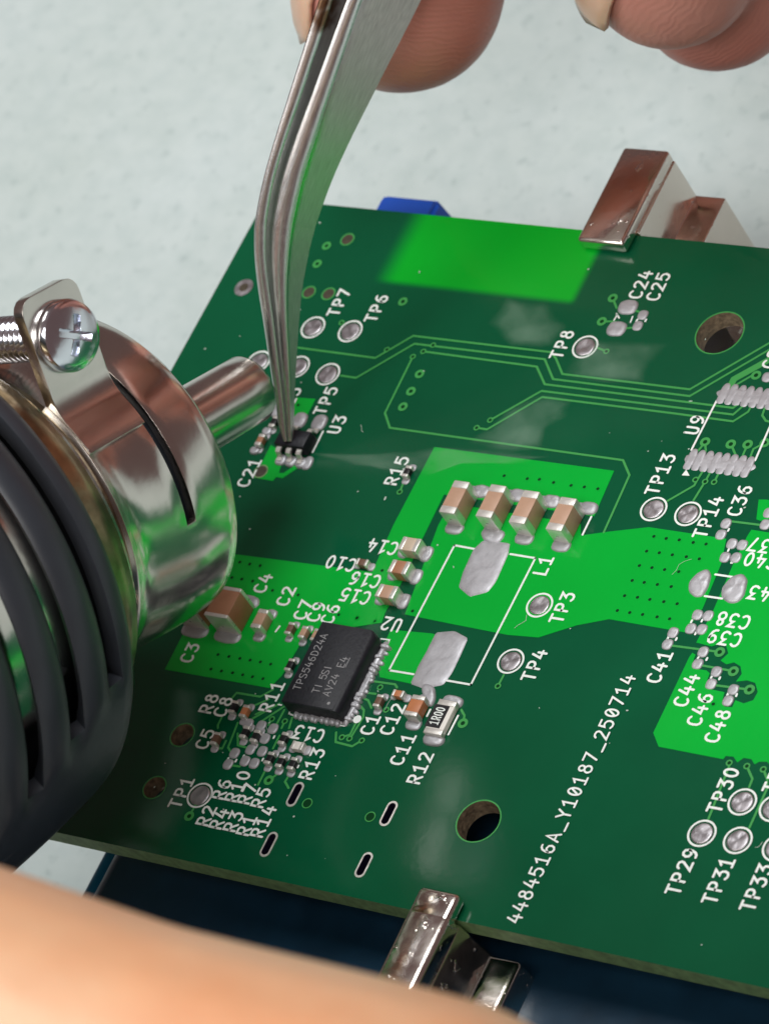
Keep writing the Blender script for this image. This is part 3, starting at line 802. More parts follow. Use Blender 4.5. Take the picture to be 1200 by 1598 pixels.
for px in [(381.7, 1141.7), (398, 1148), (441.7, 1151.7), (420, 1182.5), (437.5, 1187.5), (455.8, 1191), (634.5, 735), (427, 657)]:
    chip_part('resistor', px, 1.0, 0.5, 0.4, 'v', 'black_film', end=0.26)
chip_part('capacitor', (464, 1163), 1.0, 0.62, 0.5, 'u', 'cer_white', end=0.26)
chip_part('capacitor', (405.6, 685.6), 1.05, 0.52, 0.5, 'v', 'cer_brown', end=0.28)
# current-sense resistor with printed value
r12 = chip_part('resistor', (686.7, 1119), 2.85, 1.5, 0.5, 'v', 'cer_white', 'white resistor with a black face printed 1R00', end=0.17, spread=1.1, ht=0.5)
c = B(682.5, 1117.5, 0.575)
o = bm_out('resistor_face', rbox(1.26, 1.86, 0.03, 0.01, 1), M['black_film'], r12, (c.x - 0.02, c.y, 0.555))
st = text_strokes('1R00', (c.x, c.y), 90, 0.70, 0.37, 0.62)
flat('printed_value', st, 0.09, 0.592, M['silk'], r12, dz=0.002)

# ---- power chip
UC = Vector((-7.52, -6.72, 0)); UH = 1.5
bm = bmesh.new()
h0, b = 0.14, 0.22
outl = [(-2.5, -3.5), (2.5, -3.5), (2.5, 3.05), (2.05, 3.5), (-2.5, 3.5)]
def ringv(inset, z):
    out = []
    for x, y in outl:
        out.append(bm.verts.new((x - math.copysign(inset, x), y - math.copysign(inset, y), z)))
    return out
def ringr(dx, z):
    out = []
    for x, y in outl:
        out.append(bm.verts.new((x - (dx if x > 2.2 else (dx * .5 if x > 0 else -0.03)), y - math.copysign(0.05 if z > 1 else 0.0, y), z)))
    return out
r0 = ringr(0, h0); r1 = ringr(0, 1.02); r2 = ringr(0.06, 1.30); r3 = ringr(0.40, UH)
for a_, b_ in ((r0, r1), (r1, r2), (r2, r3)):
    for i in range(5):
        j = (i + 1) % 5; bm.faces.new((a_[i], a_[j], b_[j], b_[i]))
bm.faces.new(r3); bm.faces.new(r0[::-1])
bmesh.ops.bevel(bm, geom=[e for e in bm.edges if all(v in r3 for v in e.verts)], offset=0.05, segments=2, affect='EDGES')
chip = bm_out('power_chip', bm, M['epoxy'], board, UC); autosmooth(chip, 50)
chip['label'] = 'black power chip with three lines of grey lettering'
z_t = UH + 0.006
def chip_text(s, p0, p1):
    a, b_ = B(*p0, UH), B(*p1, UH)
    n = len(s); L = b_.y - a.y; h = 0.60
    pitch = (L - 0.62 * h) / (n - 1)
    cx = (a.x + b_.x) / 2 - 0.05; cy = (a.y + b_.y) / 2
    flat('chip_marking', text_strokes(s, (cx, cy), 90, h, pitch), 0.068, z_t, M['laser'], chip, dz=0.001)
chip_text('TPS546D24A', (463, 1076), (508, 990))
chip_text('TI 5SI', (492, 1081), (515, 1039))
chip_text('AV24 E4', (509, 1086), (539, 1026))
a, b_ = B(539, 1041, UH), B(545.5, 1027, UH)
flat('chip_marking', [[(a.x, a.y), (a.x, b_.y)]], 0.06, z_t, M['laser'], chip)
c = B(513, 1097.5, UH); V, F = disc_mesh(0.13, z_t, 16); mk('pin_one_mark', V, F, M['laser'], chip, loc=(c.x, c.y, 0))
lead = None
for k in range(16):
    y = UC.y - 3.25 + k * 0.41
    if lead is None:
        lead = blob('lead', [(UC.x + 2.35, y - .15), (UC.x + 2.95, y - .17), (UC.x + 3.05, y), (UC.x + 2.95, y + .17), (UC.x + 2.35, y + .15)], 0.34, parent=chip)
    else:
        inst('lead', lead, chip, WL[lead] + Vector((random.uniform(-.10, .12), k * 0.41 + random.uniform(-.07, .07), 0)), random.uniform(-.35, .35), (random.uniform(.85, 1.35), random.uniform(.8, 1.25), random.uniform(.5, 1.35)))
lead2 = None
for k in range(9):
    x = UC.x - 1.7 + k * 0.46
    if lead2 is None:
        lead2 = blob('lead', [(x - .17, UC.y - 3.35), (x - .19, UC.y - 3.85), (x, UC.y - 3.95), (x + .19, UC.y - 3.85), (x + .17, UC.y - 3.35)], 0.30, parent=chip)
    else:
        inst('lead', lead2, chip, WL[lead2] + Vector((k * 0.46 + random.uniform(-.08, .08), random.uniform(-.08, .06), 0)), random.uniform(-.3, .3), (random.uniform(.85, 1.3), random.uniform(.85, 1.15), random.uniform(.6, 1.3)))
blob('solder_fillet', [(UC.x + 2.3, UC.y - 3.45), (UC.x + 2.85, UC.y - 3.45), (UC.x + 2.9, UC.y), (UC.x + 2.85, UC.y + 3.2), (UC.x + 2.3, UC.y + 3.2)], 0.30, parent=chip, sub=1)
blob('solder_fillet', [(UC.x - 1.85, UC.y - 3.3), (UC.x - 1.85, UC.y - 3.75), (UC.x + 2.1, UC.y - 3.75), (UC.x + 2.1, UC.y - 3.3)], 0.2, parent=chip, sub=1)

# ---- pads under the small chip
TC = B(456, 682.5, 1.2)
for k in (-1, 0, 1): blob('solder_pad', oval((TC.x + 0.95 * k + 0.06, TC.y - 1.42), 0.9, 0.95), 0.2)
blob('solder_pad', oval((TC.x + 1.55, TC.y - 1.35), 0.85, 1.15), 0.16)
for p in z370([(785, 215), (1030, 245)]): pad_px(p, 1.0, 1.15, 0.2)
for p in [(399, 704), (418, 674), (430, 645), (436, 638)]: pad_px(p, 0.7, 0.55, 0.2)

# ---- flux residue films, lamp reflections painted in as pale colour
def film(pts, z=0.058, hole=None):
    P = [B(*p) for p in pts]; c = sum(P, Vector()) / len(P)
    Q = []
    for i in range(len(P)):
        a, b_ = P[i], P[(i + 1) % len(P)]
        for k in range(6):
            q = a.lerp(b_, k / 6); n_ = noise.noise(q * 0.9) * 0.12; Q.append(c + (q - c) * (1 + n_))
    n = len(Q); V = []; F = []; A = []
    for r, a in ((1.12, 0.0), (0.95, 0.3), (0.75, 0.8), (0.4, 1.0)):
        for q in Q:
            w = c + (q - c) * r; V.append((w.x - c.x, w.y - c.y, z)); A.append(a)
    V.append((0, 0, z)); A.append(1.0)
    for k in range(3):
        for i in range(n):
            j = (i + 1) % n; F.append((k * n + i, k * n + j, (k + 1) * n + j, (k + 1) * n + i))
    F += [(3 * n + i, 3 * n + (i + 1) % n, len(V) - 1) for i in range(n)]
    o = mk('flux_sheen_film', V, F, M['flux_sheen'], board, loc=(c.x, c.y, 0))
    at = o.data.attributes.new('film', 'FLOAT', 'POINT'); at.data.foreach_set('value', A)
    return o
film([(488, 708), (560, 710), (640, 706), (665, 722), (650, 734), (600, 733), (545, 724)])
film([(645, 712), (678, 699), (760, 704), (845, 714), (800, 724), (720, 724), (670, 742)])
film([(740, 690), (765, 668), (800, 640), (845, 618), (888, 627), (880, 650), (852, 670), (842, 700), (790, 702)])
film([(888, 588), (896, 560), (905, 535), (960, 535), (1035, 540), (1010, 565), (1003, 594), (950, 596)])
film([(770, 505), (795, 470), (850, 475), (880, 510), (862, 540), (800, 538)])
# dust on the board
V = []; F = []
for k in range(70):
    u = random.uniform(UL + 2, 34); v = random.uniform(VB + 1, VT - 1); r = random.uniform(0.03, 0.09); a = random.uniform(0, 6); el = random.uniform(1, 3.5) if random.random() < .3 else 1
    o_ = len(V)
    for i in range(6):
        x, y = r * el * math.cos(i * 1.047), r * math.sin(i * 1.047); V.append((u + x * math.cos(a) - y * math.sin(a), v + x * math.sin(a) + y * math.cos(a), 0.07))
    F.append(tuple(range(o_, o_ + 6)))
for k in range(7):
    u = random.uniform(UL + 3, 32); v = random.uniform(VB + 2, VT - 2); a = random.uniform(0, 6.28); L_ = random.uniform(0.5, 1.8); pts = []
    for i in range(5):
        pts.append((u + L_ * i / 4 * math.cos(a), v + L_ * i / 4 * math.sin(a))); a += random.uniform(-.35, .35)
    vv, ff = strip(pts, random.uniform(0.02, 0.035)); o_ = len(V)
    V += [(q.x, q.y, 0.074) for q in vv]; F += [tuple(i + o_ for i in f) for f in ff]
du = mk('dust_specks', V, F, simple('dust', (0.45, 0.55, 0.48), 0.8), board); du['kind'] = 'stuff'

# ------------------------------------------------------------------ small chip held by the tweezers
small = empty('small_chip', (TC.x, TC.y, 0.05), 'tiny black five-legged chip gripped under the tweezer tips', 'chip')
bm = rbox(2.9, 1.6, 1.02, 0.10, 2)
for v in bm.verts:
    if v.co.z > 0.55: v.co.x *= 0.955; v.co.y *= 0.93
o = bm_out('chip_body', bm, M['epoxy'], small, (TC.x, TC.y, 0.18)); autosmooth(o, 30)
def leg(x, s):
    w = 0.21; pr = [(0.70, 0.72), (0.98, 0.72), (1.10, 0.62), (1.20, 0.22), (1.30, 0.12), (1.62, 0.10)]; t = 0.15
    V = []; F = []
    for i, (y, z) in enumerate(pr):
        for dx, dz in ((-w, 0), (w, 0), (w, t), (-w, t)): V.append((dx, s * (y + (t * 0.7 if dz and 1 < i < 4 else 0)), z + dz))
    for i in range(len(pr) - 1):
        for k in range(4): F.append((4 * i + k, 4 * i + (k + 1) % 4, 4 * i + 4 + (k + 1) % 4, 4 * i + 4 + k))
    F += [(3, 2, 1, 0), tuple(4 * (len(pr) - 1) + k for k in range(4))]
    o = mk('leg', V, F, M['tin'], small, loc=(TC.x + x, TC.y, 0.05))
    bmm = bmesh.new(); bmm.from_mesh(o.data); bmesh.ops.recalc_face_normals(bmm, faces=bmm.faces[:]); bmm.to_mesh(o.data); bmm.free()
for x in (-0.95, 0, 0.95): leg(x, -1)
for x in (-0.95, 0.95): leg(x, 1)

# ------------------------------------------------------------------ board holder
holder = empty('board_holder', (10, -40, TZ), 'dark blue holder with stepped metal jaws clamping the board edges', 'board holder')
def extrude_profile(name, prof, v0, v1, m, parent, bev=0.25):
    bm = bmesh.new()
    a = [bm.verts.new((x, v0, z)) for x, z in prof]; b_ = [bm.verts.new((x, v1, z)) for x, z in prof]
    n = len(prof)
    for i in range(n):
        j = (i + 1) % n; bm.faces.new((a[i], a[j], b_[j], b_[i]))
    bm.faces.new(a[::-1]); bm.faces.new(b_)
    bmesh.ops.recalc_face_normals(bm, faces=bm.faces[:])
    if bev: bmesh.ops.bevel(bm, geom=bm.edges[:], offset=bev, segments=3, affect='EDGES', profile=0.5, clamp_overlap=True)
    o = bm_out(name, bm, m, parent); autosmooth(o, 50); return o
# lower jaw
j1 = extrude_profile('jaw', [(7.85, 0.0), (11.45, 0.0), (12.3, -4.0), (14.5, -4.0), (15.2, -9.0), (15.4, -20), (7.6, -20)], -23.35, -62, M['jaw'], holder, 0.38)
extrude_profile('jaw_lip', [(7.95, 1.25), (11.35, 1.25), (11.5, -0.9), (7.9, -0.9)], -23.4, -62.2, M['jaw'], j1, 0.45)
extrude_profile('jaw_lip', [(7.97, 1.22), (11.33, 1.22), (11.33, 0.06), (7.97, 0.06)], -21.75, -24.6, M['jaw'], j1, 0.40)
j2 = extrude_profile('jaw', [(-5.25, 0.05), (-1.2, 0.05), (-1.05, -4.1), (1.5, -4.1), (1.7, -12), (1.8, -24), (-5.4, -24)], 34.45, 41.5, M['jaw'], holder, 0.14)
extrude_profile('jaw_lip', [(-5.28, 1.28), (-1.17, 1.28), (-1.19, 0.07), (-5.26, 0.07)], 32.45, 41.52, M['jaw'], j2, 0.30)
bm = rbox(84, 82, 21.9, 1.4, 3)
o = bm_out('base', bm, M['shaded_blue'], holder, (17.7, -27.5, TZ + 0.05)); autosmooth(o)
o = bm_out('edge_strip', rbox(1.3, 78, 12, 0.5, 3), M['cyan'], o, (-24.9, -27.5, TZ + 9)); autosmooth(o)
bm = bmesh.new()
for x, y, z in ((-30.6, 12, -14), (-23, 12, -14), (-22.2, 39.0, -14), (-30.6, 39.0, -14), (-30.2, 12, -5), (-24.6, 12, -5), (-24.6, 39.5, -5), (-30.2, 39.5, -5)): bm.verts.new((x, y, z))
bm.verts.ensure_lookup_table()
for f in ((3, 2, 1, 0), (4, 5, 6, 7), (0, 1, 5, 4), (1, 2, 6, 5), (2, 3, 7, 6), (3, 0, 4, 7)): bm.faces.new([bm.verts[i] for i in f])
bmesh.ops.bevel(bm, geom=bm.edges[:], offset=0.35, segments=2, affect='EDGES')
o = bm_out('support_arm', bm, M['blue'], holder); autosmooth(o)
o['label'] = 'bright blue arm end showing behind the far board edge'

# ------------------------------------------------------------------ hot-air gun
GP = Vector((-20.997, -1.802, 16.45)); GD = Vector((0.107, 0.8688, -0.4835)).normalized()
E1 = Vector((0.865858, 0.157572, 0.474827)); E1 = (E1 - GD * E1.dot(GD)).normalized(); E2 = GD.cross(E1)
def gp(s, r, th):
    a = math.radians(th); return GP - GD * s + E1 * (r * math.cos(a)) + E2 * (r * math.sin(a))
gun = empty('hot_air_gun', GP - GD * 60 - Vector((0, 0, 25)), 'black slotted hot-air gun with a shiny clamped metal nozzle over the board', 'hot air gun')
def lathe(name, prof, m, parent, nth=96, skip=None, thick=0.0, smooth=True, th0=0.0, th1=360.0, mod=None):
    """prof: list of (s, r); skip(sm, thm) -> True leaves an opening"""
    full = abs(th1 - th0 - 360) < 1e-6
    nn = nth if full else nth + 1
    V = []; F = []
    for s, r in prof:
        for j in range(nn):
            tj = th0 + (th1 - th0) * j / nth
            V.append(gp(s, mod(s, r, tj) if mod else r, tj))
    for i in range(len(prof) - 1):
        for j in range(nth):
            k = (j + 1) % nn
            sm = (prof[i][0] + prof[i + 1][0]) / 2; tm = th0 + (th1 - th0) * (j + .5) / nth
            if skip and skip(sm, tm): continue
            F.append((i * nn + j, i * nn + k, (i + 1) * nn + k, (i + 1) * nn + j))
    o = mk(name, V, F, m, parent, smooth=smooth)
    bmm = bmesh.new(); bmm.from_mesh(o.data)
    loose = [v for v in bmm.verts if not v.link_faces]; bmesh.ops.delete(bmm, geom=loose, context='VERTS')
    bmesh.ops.recalc_face_normals(bmm, faces=bmm.faces[:])
    # outward
    f = max(bmm.faces, key=lambda f: f.calc_area()); cc = f.calc_center_median() / S
    ax = GP - GD * ((GP - cc).dot(GD))
    if f.normal.dot(cc - ax) < 0: bmesh.ops.reverse_faces(bmm, faces=bmm.faces[:])
    bmm.to_mesh(o.data); bmm.free()
    if thick:
        md = o.modifiers.new('wall', 'SOLIDIFY'); md.thickness = thick * S; md.offset = -1
        bv = o.modifiers.new('edge', 'BEVEL'); bv.width = 0.22 * S if thick < 1.2 else 0.45 * S; bv.segments = 2; bv.limit_method = 'ANGLE'; bv.angle_limit = math.radians(50)
    return o
# housing with circumferential slots (true openings, rounded by bevel)
def house_r(s):
    if s < 17.2: return 17.3
    t = min(1, (s - 17.2) / 16.0)
    return 18.5 + 1.9 * math.sin(t * math.pi / 2)
SL = [19.6 + 4.35 * k for k in range(6)]
prof = [(17.0, 15.6), (16.8, 17.0), (17.2, 18.0), (17.9, 18.55)]
for k, s in enumerate(SL):
    prof += [(s - 0.75, house_r(s - .75) - .25), (s - 0.72, house_r(s - .72) - .3), (s, house_r(s) - .3), (s + 0.72, house_r(s + .72) - .3), (s + 0.75, house_r(s + .75) - .25), (s + 1.2, house_r(s + 1.2) + .12), (s + 2.17, house_r(s + 2.17) + 0.32), (s + 3.1, house_r(s + 3.1) + .12)]
prof += [(s, house_r(40) - (0 if s < 60 else (s - 60) * 0.04)) for s in (46, 50, 60, 75, 90, 110, 130, 134)] + [(137, 12), (137.5, 4)]
def in_slot(sm, tm):
    t = (tm + 360) % 360
    for k, s in enumerate(SL):
        if abs(sm - s) < 0.74:
            end = 40 + 5.2 * k
            if t < end or t > 360 - 110: return True
            if 88 + 3 * k < t < 232: return True
    return False
def rib_mod(s, r, th):
    if not 18.6 < s < 45: return r
    t = th % 360; k = (s - SL[0]) / 4.35
    a, b_ = 40 + 5.2 * k, 88 + 3 * k
    f = max(0.0, min(1.0, (a + 4 - t) / 6.0)) if t < (a + b_) / 2 else max(0.0, min(1.0, (t - b_ + 4) / 6.0))
    if 228 < t < 254: f = 0.0
    return house_r(s) + (r - house_r(s)) * f
house = lathe('housing', prof, M['gunblack'], gun, nth=240, skip=in_slot, thick=1.3, mod=rib_mod)
lathe('seam_ridge', [(18.2, 18.5), (19.5, 18.95), (30, 20.35), (46, 20.5), (46.2, 19.8)], M['gunblack'], house, nth=4, th0=64, th1=66.0, thick=0.5)
# bright inner barrel seen through the slots
lathe('inner_barrel', [(9.5, 10.4), (12, 10.4), (12.2, 13.6), (17.6, 13.6), (17.8, 16.3), (24, 17.1), (34, 18.3), (60, 18.5)], M['chrome'], gun, nth=96)
lathe('heat_collar', [(10.2, 11.0), (10.4, 12.0), (12.6, 12.8), (13.0, 14.4), (14.4, 14.9), (15.6, 14.9), (16.4, 15.4), (19, 15.4)], M['brass'], gun, nth=96)
# nozzle clamp
TE = -28.0
def clamp_skip(sm, tm):
    t = ((tm + 180) % 360) - 180
    if 4.15 < sm < 5.0 and -30 < t < 31: return True
    if sm > 4.15 and -72 < t < TE: return True
    return False
def cr(s): return 11.85 + 0.10 * math.sin(s * 0.6) + (0.7 * max(0, (s - 8.6) / 2.2) ** 2)
cprof = [(0.15, 11.2), (0.0, 11.6), (0.3, 11.85)] + [(s, cr(s)) for s in (1.2, 2.4, 3.4, 4.15, 4.16, 4.6, 4.98, 4.99, 6, 7, 8, 8.8, 9.4, 10.0, 10.5, 10.8)]
clamp = lathe('nozzle_clamp', cprof, M['chrome'], gun, nth=180, skip=clamp_skip, thick=0.75)
lathe('slit_shade_liner', [(0.4, 10.9), (5.6, 10.9)], M['gunblack'], gun, nth=96)  # black colour stands for the shade deep in the clamp slit
lathe('inner_sleeve', [(5.7, 10.95), (11, 10.95)], M['chrome'], gun, nth=96)
lathe('nozzle_cone', [(0.3, 11.2), (-0.4, 9.5), (-1.2, 5.0), (-2.0, 3.2)], M['chrome'], gun, nth=72)
lathe('nozzle_tube', [(-1.0, 2.75), (-3, 2.7), (-8, 2.65), (-12, 2.6), (-13.9, 2.6), (-14.2, 2.45), (-13.9, 2.2), (-6, 2.2)], M['chrome'], gun, nth=64)
# clamp ear and screw
EE = (E1 * math.cos(math.radians(-72)) + E2 * math.sin(math.radians(-72)))
EN = (-E1 * math.sin(math.radians(-72)) + E2 * math.cos(math.radians(-72)))
def ear(parent, off, name, s0=5.2, s1=10.5, straight=6.6):
    """strap that leaves the band tangentially and bends outward; off shifts the whole strap along the screw"""
    path = []; th = -8.0
    while th >= -20.1: path.append((E1 * math.cos(math.radians(th)) + E2 * math.sin(math.radians(th))) * 12.25); th -= 3
    ang = -110.0; p = path[-1].copy()
    while ang < -72:
        ang += 6; p = p + (E1 * math.cos(math.radians(ang)) + E2 * math.sin(math.radians(ang))) * 0.34; path.append(p.copy())
    n0 = 12
    for k in range(1, n0 + 1): path.append(p + EE * (straight * (1 - (1 - k / n0) ** 1.6)))
    L = straight; w = (s1 - s0) / 2; mid = (s0 + s1) / 2; V = []; F = []
    for q in path:
        d_end = (path[-1] - q).length
        hw = w if d_end > 1.1 else w - 1.1 + math.sqrt(max(0.0, 1.21 - (1.1 - d_end) ** 2))
        for f in (-1, -.96, -.5, 0, .5, .96, 1): V.append(GP + q + EN * off - GD * (mid + hw * f))
    for i in range(len(path) - 1):
        for k in range(6): F.append((i * 7 + k, i * 7 + k + 1, i * 7 + 8 + k, i * 7 + 7 + k))
    o = mk(name, V, F, M['chrome'], parent, smooth=True)
    bmm = bmesh.new(); bmm.from_mesh(o.data); bmm.faces.ensure_lookup_table()
    if bmm.faces[-1].normal.dot(EN) < 0: bmesh.ops.reverse_faces(bmm, faces=bmm.faces[:])
    bmm.to_mesh(o.data); bmm.free()
    md = o.modifiers.new('t', 'SOLIDIFY'); md.thickness = 0.95 * S; md.offset = -1
    bv = o.modifiers.new('b', 'BEVEL'); bv.width = 0.22 * S; bv.segments = 3; bv.limit_method = 'ANGLE'; bv.angle_limit = math.radians(50)
    return GP + p + EN * off - GD * mid
ec = ear(clamp, 0.25, 'clamp_ear')
ear(clamp, -9.5, 'clamp_ear')
def screw():
    c = ec + EE * 3.1 + GD * 0.1 + EN * 0.02
    A1 = GD; A2 = EE
    def rev(name, prof, m, parent, n=40, fn=None):
        V = []; F = []
        for x, r in prof:
            for j in range(n):
                a = 2 * math.pi * j / n; rr = r
                V.append(c + EN * x + A1 * (rr * math.cos(a)) + A2 * (rr * math.sin(a)))
        for i in range(len(prof) - 1):
            for j in range(n):
                k = (j + 1) % n; F.append((i * n + j, i * n + k, (i + 1) * n + k, (i + 1) * n + j))
        F.append(tuple((len(prof) - 1) * n + j for j in range(n)))
        o = mk(name, V, F, m, parent, smooth=True)
        bmm = bmesh.new(); bmm.from_mesh(o.data); bmesh.ops.recalc_face_normals(bmm, faces=bmm.faces[:]); bmm.to_mesh(o.data); bmm.free()
        return o
    prof = [(-0.1, 2.0), (0.0, 2.42), (0.12, 2.5), (0.55, 2.5), (0.85, 2.38), (1.02, 2.1)]
    prof += [(1.02 + 0.30 * (1 - (r / 2.1) ** 2), r) for r in (1.9, 1.7, 1.55, 1.45, 1.35, 1.2, 1.0, .8, .62, .5, .4, .34, .28, .22, .15, .08)]
    n = 128; V = []; F = []
    for x, r in prof:
        for j in range(n):
            a = 2 * math.pi * j / n; u_, v_ = r * math.cos(a + .5), r * math.sin(a + .5)
            xx = x - (0.62 if (r < 1.42 and (abs(u_) < 0.27 or abs(v_) < 0.27)) else 0.0)
            V.append(c + EN * xx + A1 * (r * math.cos(a)) + A2 * (r * math.sin(a)))
    for i in range(len(prof) - 1):
        for j in range(n):
            k = (j + 1) % n; F.append((i * n + j, i * n + k, (i + 1) * n + k, (i + 1) * n + j))
    F.append(tuple((len(prof) - 1) * n + j for j in range(n)))
    head = mk('screw', V, F, M['zinc'], gun, smooth=True)
    bmm = bmesh.new(); bmm.from_mesh(head.data); bmesh.ops.recalc_face_normals(bmm, faces=bmm.faces[:]); bmm.to_mesh(head.data); bmm.free()
    autosmooth(head, 35)
    V = []
    thr = []
    x = -1.2
    while x > -16:
        thr += [(x, 1.62), (x - 0.1, 1.65), (x - 0.25, 1.25), (x - 0.35, 1.25)]; x -= 0.55
    rev('screw_thread', thr, M['zinc'], head)
screw()

# ------------------------------------------------------------------ tweezers
tip_d = (B(450, 688, 1.25) - CAM).dot(FWD)
tw = empty('tweezers', B(450, 688, 1.25), 'curved brushed steel tweezers with dark gap, held down onto the small chip', 'tweezers')
ST = [(689, 443, 448.6, 449.4, 456, 457.5), (660, 434, 446, 447.5, 455, 459), (620, 429, 442, 444.5, 454, 460), (560, 420, 435, 438, 452, 463), (500, 411, 428, 432, 449, 467), (450, 403, 421, 427, 449, 472),
      (405, 398, 416, 424, 452, 480), (370, 397, 416, 425, 456, 488), (340, 399, 418, 428, 461, 497), (280, 411, 429, 440, 475, 519), (220, 428, 447, 459, 494, 546), (160, 447, 468, 481, 513, 576), (100, 466, 488, 503, 533, 606),
      (40, 485, 508, 525, 553, 637), (0, 498, 521, 540, 567, 657), (-120, 538, 562, 586, 612, 717), (-300, 602, 628, 665, 690, 808), (-600, 715, 742, 805, 830, 960), (-1000, 880, 908, 985, 1010, 1140), (-1500, 1110, 1138, 1200, 1226, 1330), (-1900, 1300, 1330, 1340, 1366, 1450)]
def cat(st, n=5):
    out = []
    for i in range(len(st) - 1):
        p0 = st[max(i - 1, 0)]; p1 = st[i]; p2 = st[i + 1]; p3 = st[min(i + 2, len(st) - 1)]
        for k in range(n):
            t = k / n
            out.append(tuple(0.5 * ((2 * b) + (c - a) * t + (2 * a - 5 * b + 4 * c - d) * t * t + (3 * b - a - 3 * c + d) * t ** 3) for a, b, c, d in zip(p0, p1, p2, p3)))
    out.append(st[-1]); return out
ST = cat(ST)
def arm(i0, i1):
    bm = bmesh.new(); rings = []; uv = []
    for st in ST:
        y = st[0]; d0 = tip_d - max(0, (688 - y)) / 21.0 * 0.36 - 0.25
        w = st[5] - st[4]; wmm = max(0.5, w / 21.0 * 1.55)
        xa, xb = st[i0], st[i1]
        e = xb - xa; emm = e / 21.0
        arc = [(xa + e * (0.5 - 0.5 * math.cos(math.pi * q / 6)), d0 + emm * 0.26 * (1 - math.sin(math.pi * q / 6))) for q in range(7)]
        pts = arc + [(xb + w, d0 + wmm), (xb + w - 0.1 * e, d0 + wmm + .15), (xa + w + 0.1 * e, d0 + wmm + .15), (xa + w, d0 + wmm)]
        rings.append([bm.verts.new(D(px, y, dd)) for px, dd in pts])
    n = 11; fs = []
    for i in range(len(rings) - 1):
        for k in range(n):
            f = bm.faces.new((rings[i][k], rings[i][(k + 1) % n], rings[i + 1][(k + 1) % n], rings[i + 1][k])); f.smooth = True; fs.append((f, i, k))
    bm.faces.new(rings[0][::-1]); bm.faces.new(rings[-1])
    bmesh.ops.recalc_face_normals(bm, faces=bm.faces[:])
    o = bm_out('arm', bm, M['steel'], tw, WL[tw] * 0)
    me = o.data; ul = me.uv_layers.new(name='UVMap')
    acr = [0, .05, .1, .15, .2, .25, .3, .8, .85, 1.1, 1.15]
    for pl in me.polygons:
        if len(pl.vertices) != 4: continue
        for li in pl.loop_indices:
            vi = me.loops[li].vertex_index; ul.data[li].uv = (acr[vi % 11], (vi // 11) / 5.0)
    autosmooth(o, 28)
    return o
arm(1, 2)
arm(3, 4)

# ------------------------------------------------------------------ hands
def capsule_union(chains, voxel=0.7, smooth=6):
    bm = bmesh.new()
    for ch in chains:
        for k in range(len(ch) - 1):
            (a, ra), (b_, rb) = ch[k], ch[k + 1]
            n = max(2, int((b_ - a).length / (min(ra, rb) * 0.22)))
            ax = (b_ - a).normalized()
            t1 = ax.orthogonal().normalized(); t2 = ax.cross(t1); prev = None
            for i in range(n + 1):
                t = i / n; c = a.lerp(b_, t); r = ra + (rb - ra) * t
                rg = [bm.verts.new(c + (t1 * math.cos(q * math.pi / 10) + t2 * math.sin(q * math.pi / 10)) * r) for q in range(20)]
                if prev:
                    for q in range(20): bm.faces.new((prev[q], prev[(q + 1) % 20], rg[(q + 1) % 20], rg[q]))
                else: bm.faces.new(rg[::-1])
                prev = rg
            bm.faces.new(prev)
        for c, r in ch:
            bmesh.ops.create_icosphere(bm, subdivisions=3, radius=r * 1.002, matrix=Matrix.Translation(c))
    bmesh.ops.recalc_face_normals(bm, faces=bm.faces[:])
    me = bpy.data.meshes.new('tmp'); bm.to_mesh(me); bm.free()
    o = bpy.data.objects.new('tmp', me); COL.objects.link(o)
    md = o.modifiers.new('r', 'REMESH'); md.mode = 'VOXEL'; md.voxel_size = voxel
    sm = o.modifiers.new('s', 'SMOOTH'); sm.factor = 0.5; sm.iterations = smooth
    dg = bpy.context.evaluated_depsgraph_get()
    me2 = bpy.data.meshes.new_from_object(o.evaluated_get(dg))
    V = [v.co.copy() for v in me2.vertices]; F = [list(p.vertices) for p in me2.polygons]
    bpy.data.objects.remove(o); bpy.data.meshes.remove(me); bpy.data.meshes.remove(me2)
    return V, F
def nail(parent, c, ax, nr, r, back, front, ang, m='nail', lift=0.15):
    ax = ax.normalized(); nr = (nr - ax * nr.dot(ax)).normalized(); bi = ax.cross(nr)
    V = []; F = []; nu, nv = 10, 12
    for i in range(nu + 1):
        t = -back + (back + front) * i / nu
        rr = (r + lift) * (1 - 0.05 * max(0, t / r)) 
        tt = max(0.0, t); rr2 = (r + lift) if t <= 0 else max(0.80 * r, math.sqrt(max(0.0, (r * 1.25) ** 2 - tt * tt)) - r * 0.25 + lift + 0.25)
        sh = min(1, math.sqrt(max(0.0, 1 - (max(0, (t - front * 0.45) / (front * 0.56))) ** 2)) + 0.35)
        for j in range(nv + 1):
            a = math.radians((-1 + 2 * j / nv) * ang * sh)
            V.append(c + ax * t + nr * (rr2 * math.cos(a)) + bi * (rr2 * math.sin(a)))
    for i in range(nu):
        for j in range(nv):
            a = i * (nv + 1) + j; F.append((a, a + 1, a + nv + 2, a + nv + 1))
    o = mk('fingernail', V, F, M[m], parent, smooth=True)
    md = o.modifiers.new('t', 'SOLIDIFY'); md.thickness = 0.45 * S; md.offset = 0
    return o

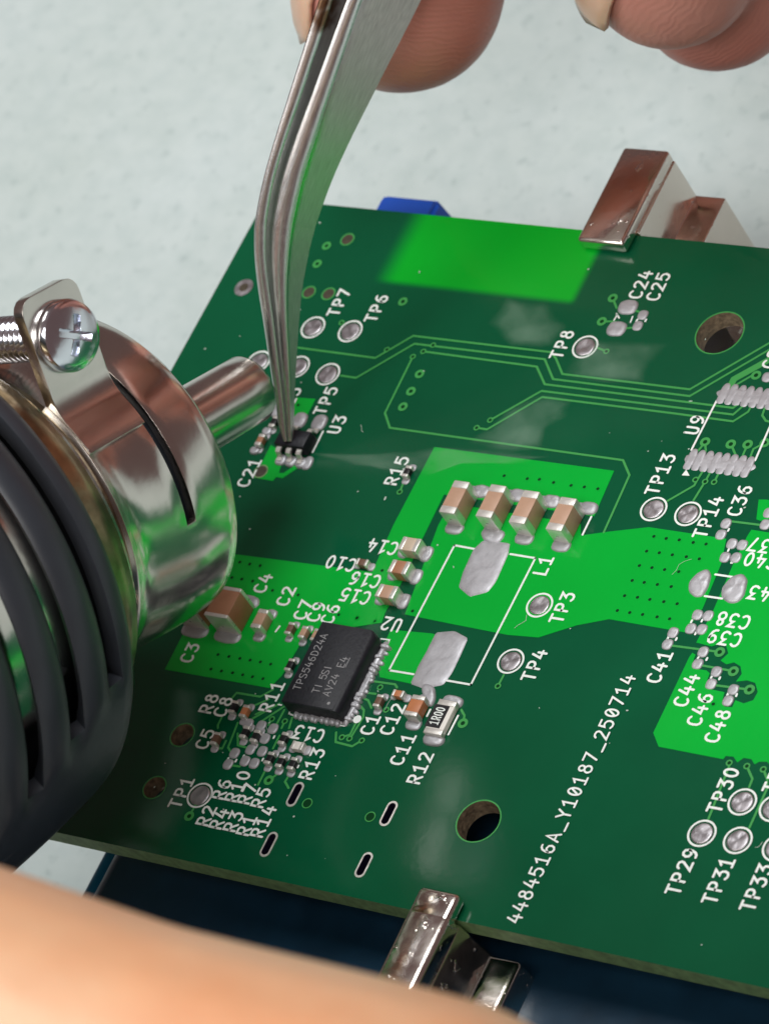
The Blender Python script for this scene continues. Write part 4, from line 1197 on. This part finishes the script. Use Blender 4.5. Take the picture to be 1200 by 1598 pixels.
# right hand: fingers on the tweezers
I_tip, I_dip = D(627, -14, 315), D(700, -430, 306)
M_tip, M_dip = D(1045, -62, 305), D(1185, -470, 288)
R_tip, R_dip = D(1118, -22, 314), D(1330, -400, 299)
fing = [
 [(I_tip, 7.9), (I_dip, 8.4), (D(960, -960, 270), 9.4), (D(1650, -1300, 258), 11.5)],
 [(M_tip, 6.7), (M_dip, 7.9), (D(1500, -860, 258), 9.2), (D(2050, -1250, 258), 11.5)],
 [(R_tip, 6.6), (R_dip, 7.8), (D(1780, -700, 270), 9.0), (D(2380, -1100, 268), 11.0)],
 [(D(1560, -140, 316), 6.0), (D(1800, -460, 300), 6.8), (D(2150, -560, 280), 7.8), (D(2600, -900, 280), 10.0)],
 [(D(640, -520, 284), 8.6), (D(1050, -980, 252), 9.6), (D(1650, -1500, 250), 12.0), (D(2400, -2000, 270), 15.0)],
]
palm_w = D(3000, -2100, 290)
chains = [f for f in fing] + [[(f[-1][0], f[-1][1]), (palm_w, 19.0)] for f in fing] + [[(palm_w, 21.0), (D(4300, -2900, 320), 24.0)], [(fing[0][-1][0], 11), (fing[3][-1][0], 10)],
          [(fing[0][-1][0].lerp(palm_w, .5), 14), (fing[3][-1][0].lerp(palm_w, .5), 13)]]
skin1 = skin_material('skin_shaded', (0.50, 0.215, 0.175), (0.60, 0.285, 0.23), D(730, -330, 304))  # darker, redder copy of the skin: shade on these fingers put into colour
V, F = capsule_union(chains, 0.75, 5)
hand = mk('hand', V, F, skin1, smooth=True)
hand['label'] = 'hand at the top with curled fingers, fingertip pressed behind the tweezers'; hand['category'] = 'hand'
UPI = -DOWN
nail(hand, I_tip, I_tip - I_dip, -RIGHT * 1.0 + FWD * 0.25, 7.9, 9, 4.9, 46)
nail(hand, M_tip, M_tip - M_dip, -RIGHT * 0.75 - UPI * 0.4 + FWD * 0.35, 6.7, 8, 4.6, 46, lift=0.35)
nail(hand, R_tip, R_tip - R_dip, -RIGHT * 0.6 - UPI * 0.5 + FWD * 0.45, 6.6, 8, 4.2, 46, lift=0.35)

# left hand: thumb close to the lens, fingers round the gun
T_tip, T_ip = D(640, 1917, 190), D(-330, 1655, 200)
skin2 = skin_material('skin_lit', (0.72, 0.44, 0.265), (0.80, 0.52, 0.32), blotch=(0.95, 0.70, 0.57))  # paler copy of the same skin: strong light on this hand painted in
g = lambda s, r, th: gp(s, r, th)
ch2 = [[(T_tip, 11.0), (T_tip.lerp(T_ip, 0.45) + UPI * 0.25, 10.7), (T_ip + UPI * 0.5, 11.9), (D(-1500, 1750, 222), 13.0), (g(128, 34, 60), 17)]]
for k, s in enumerate((84, 102, 120, 137)):
    ch2.append([(g(s - 6, 27.5, 330), 8.0), (g(s - 4, 28, 285), 8.6), (g(s - 2, 28.5, 235), 9.2), (g(s, 29, 185), 10.0), (g(s + 2, 31, 130), 11.5), (g(s + 4, 33, 85), 13)])
ch2.append([(g(88, 33, 85), 13), (g(141, 33, 85), 13)])
ch2.append([(g(88, 34, 85), 13), (g(128, 36, 60), 17), (g(150, 50, 75), 20), (g(185, 85, 80), 24)])
ch2.append([(g(141, 34, 85), 13), (g(150, 50, 75), 20)])
V, F = capsule_union(ch2, 0.9, 5)
hand2 = mk('hand', V, F, skin2, smooth=True)
hand2['label'] = 'blurred hand close to the lens at the bottom, holding the hot-air gun'; hand2['category'] = 'hand'
nail(hand2, T_tip, T_tip - T_ip, RIGHT * 0.1 + DOWN * 0.9 - FWD * 0.35, 11.0, 12, 6, 45)
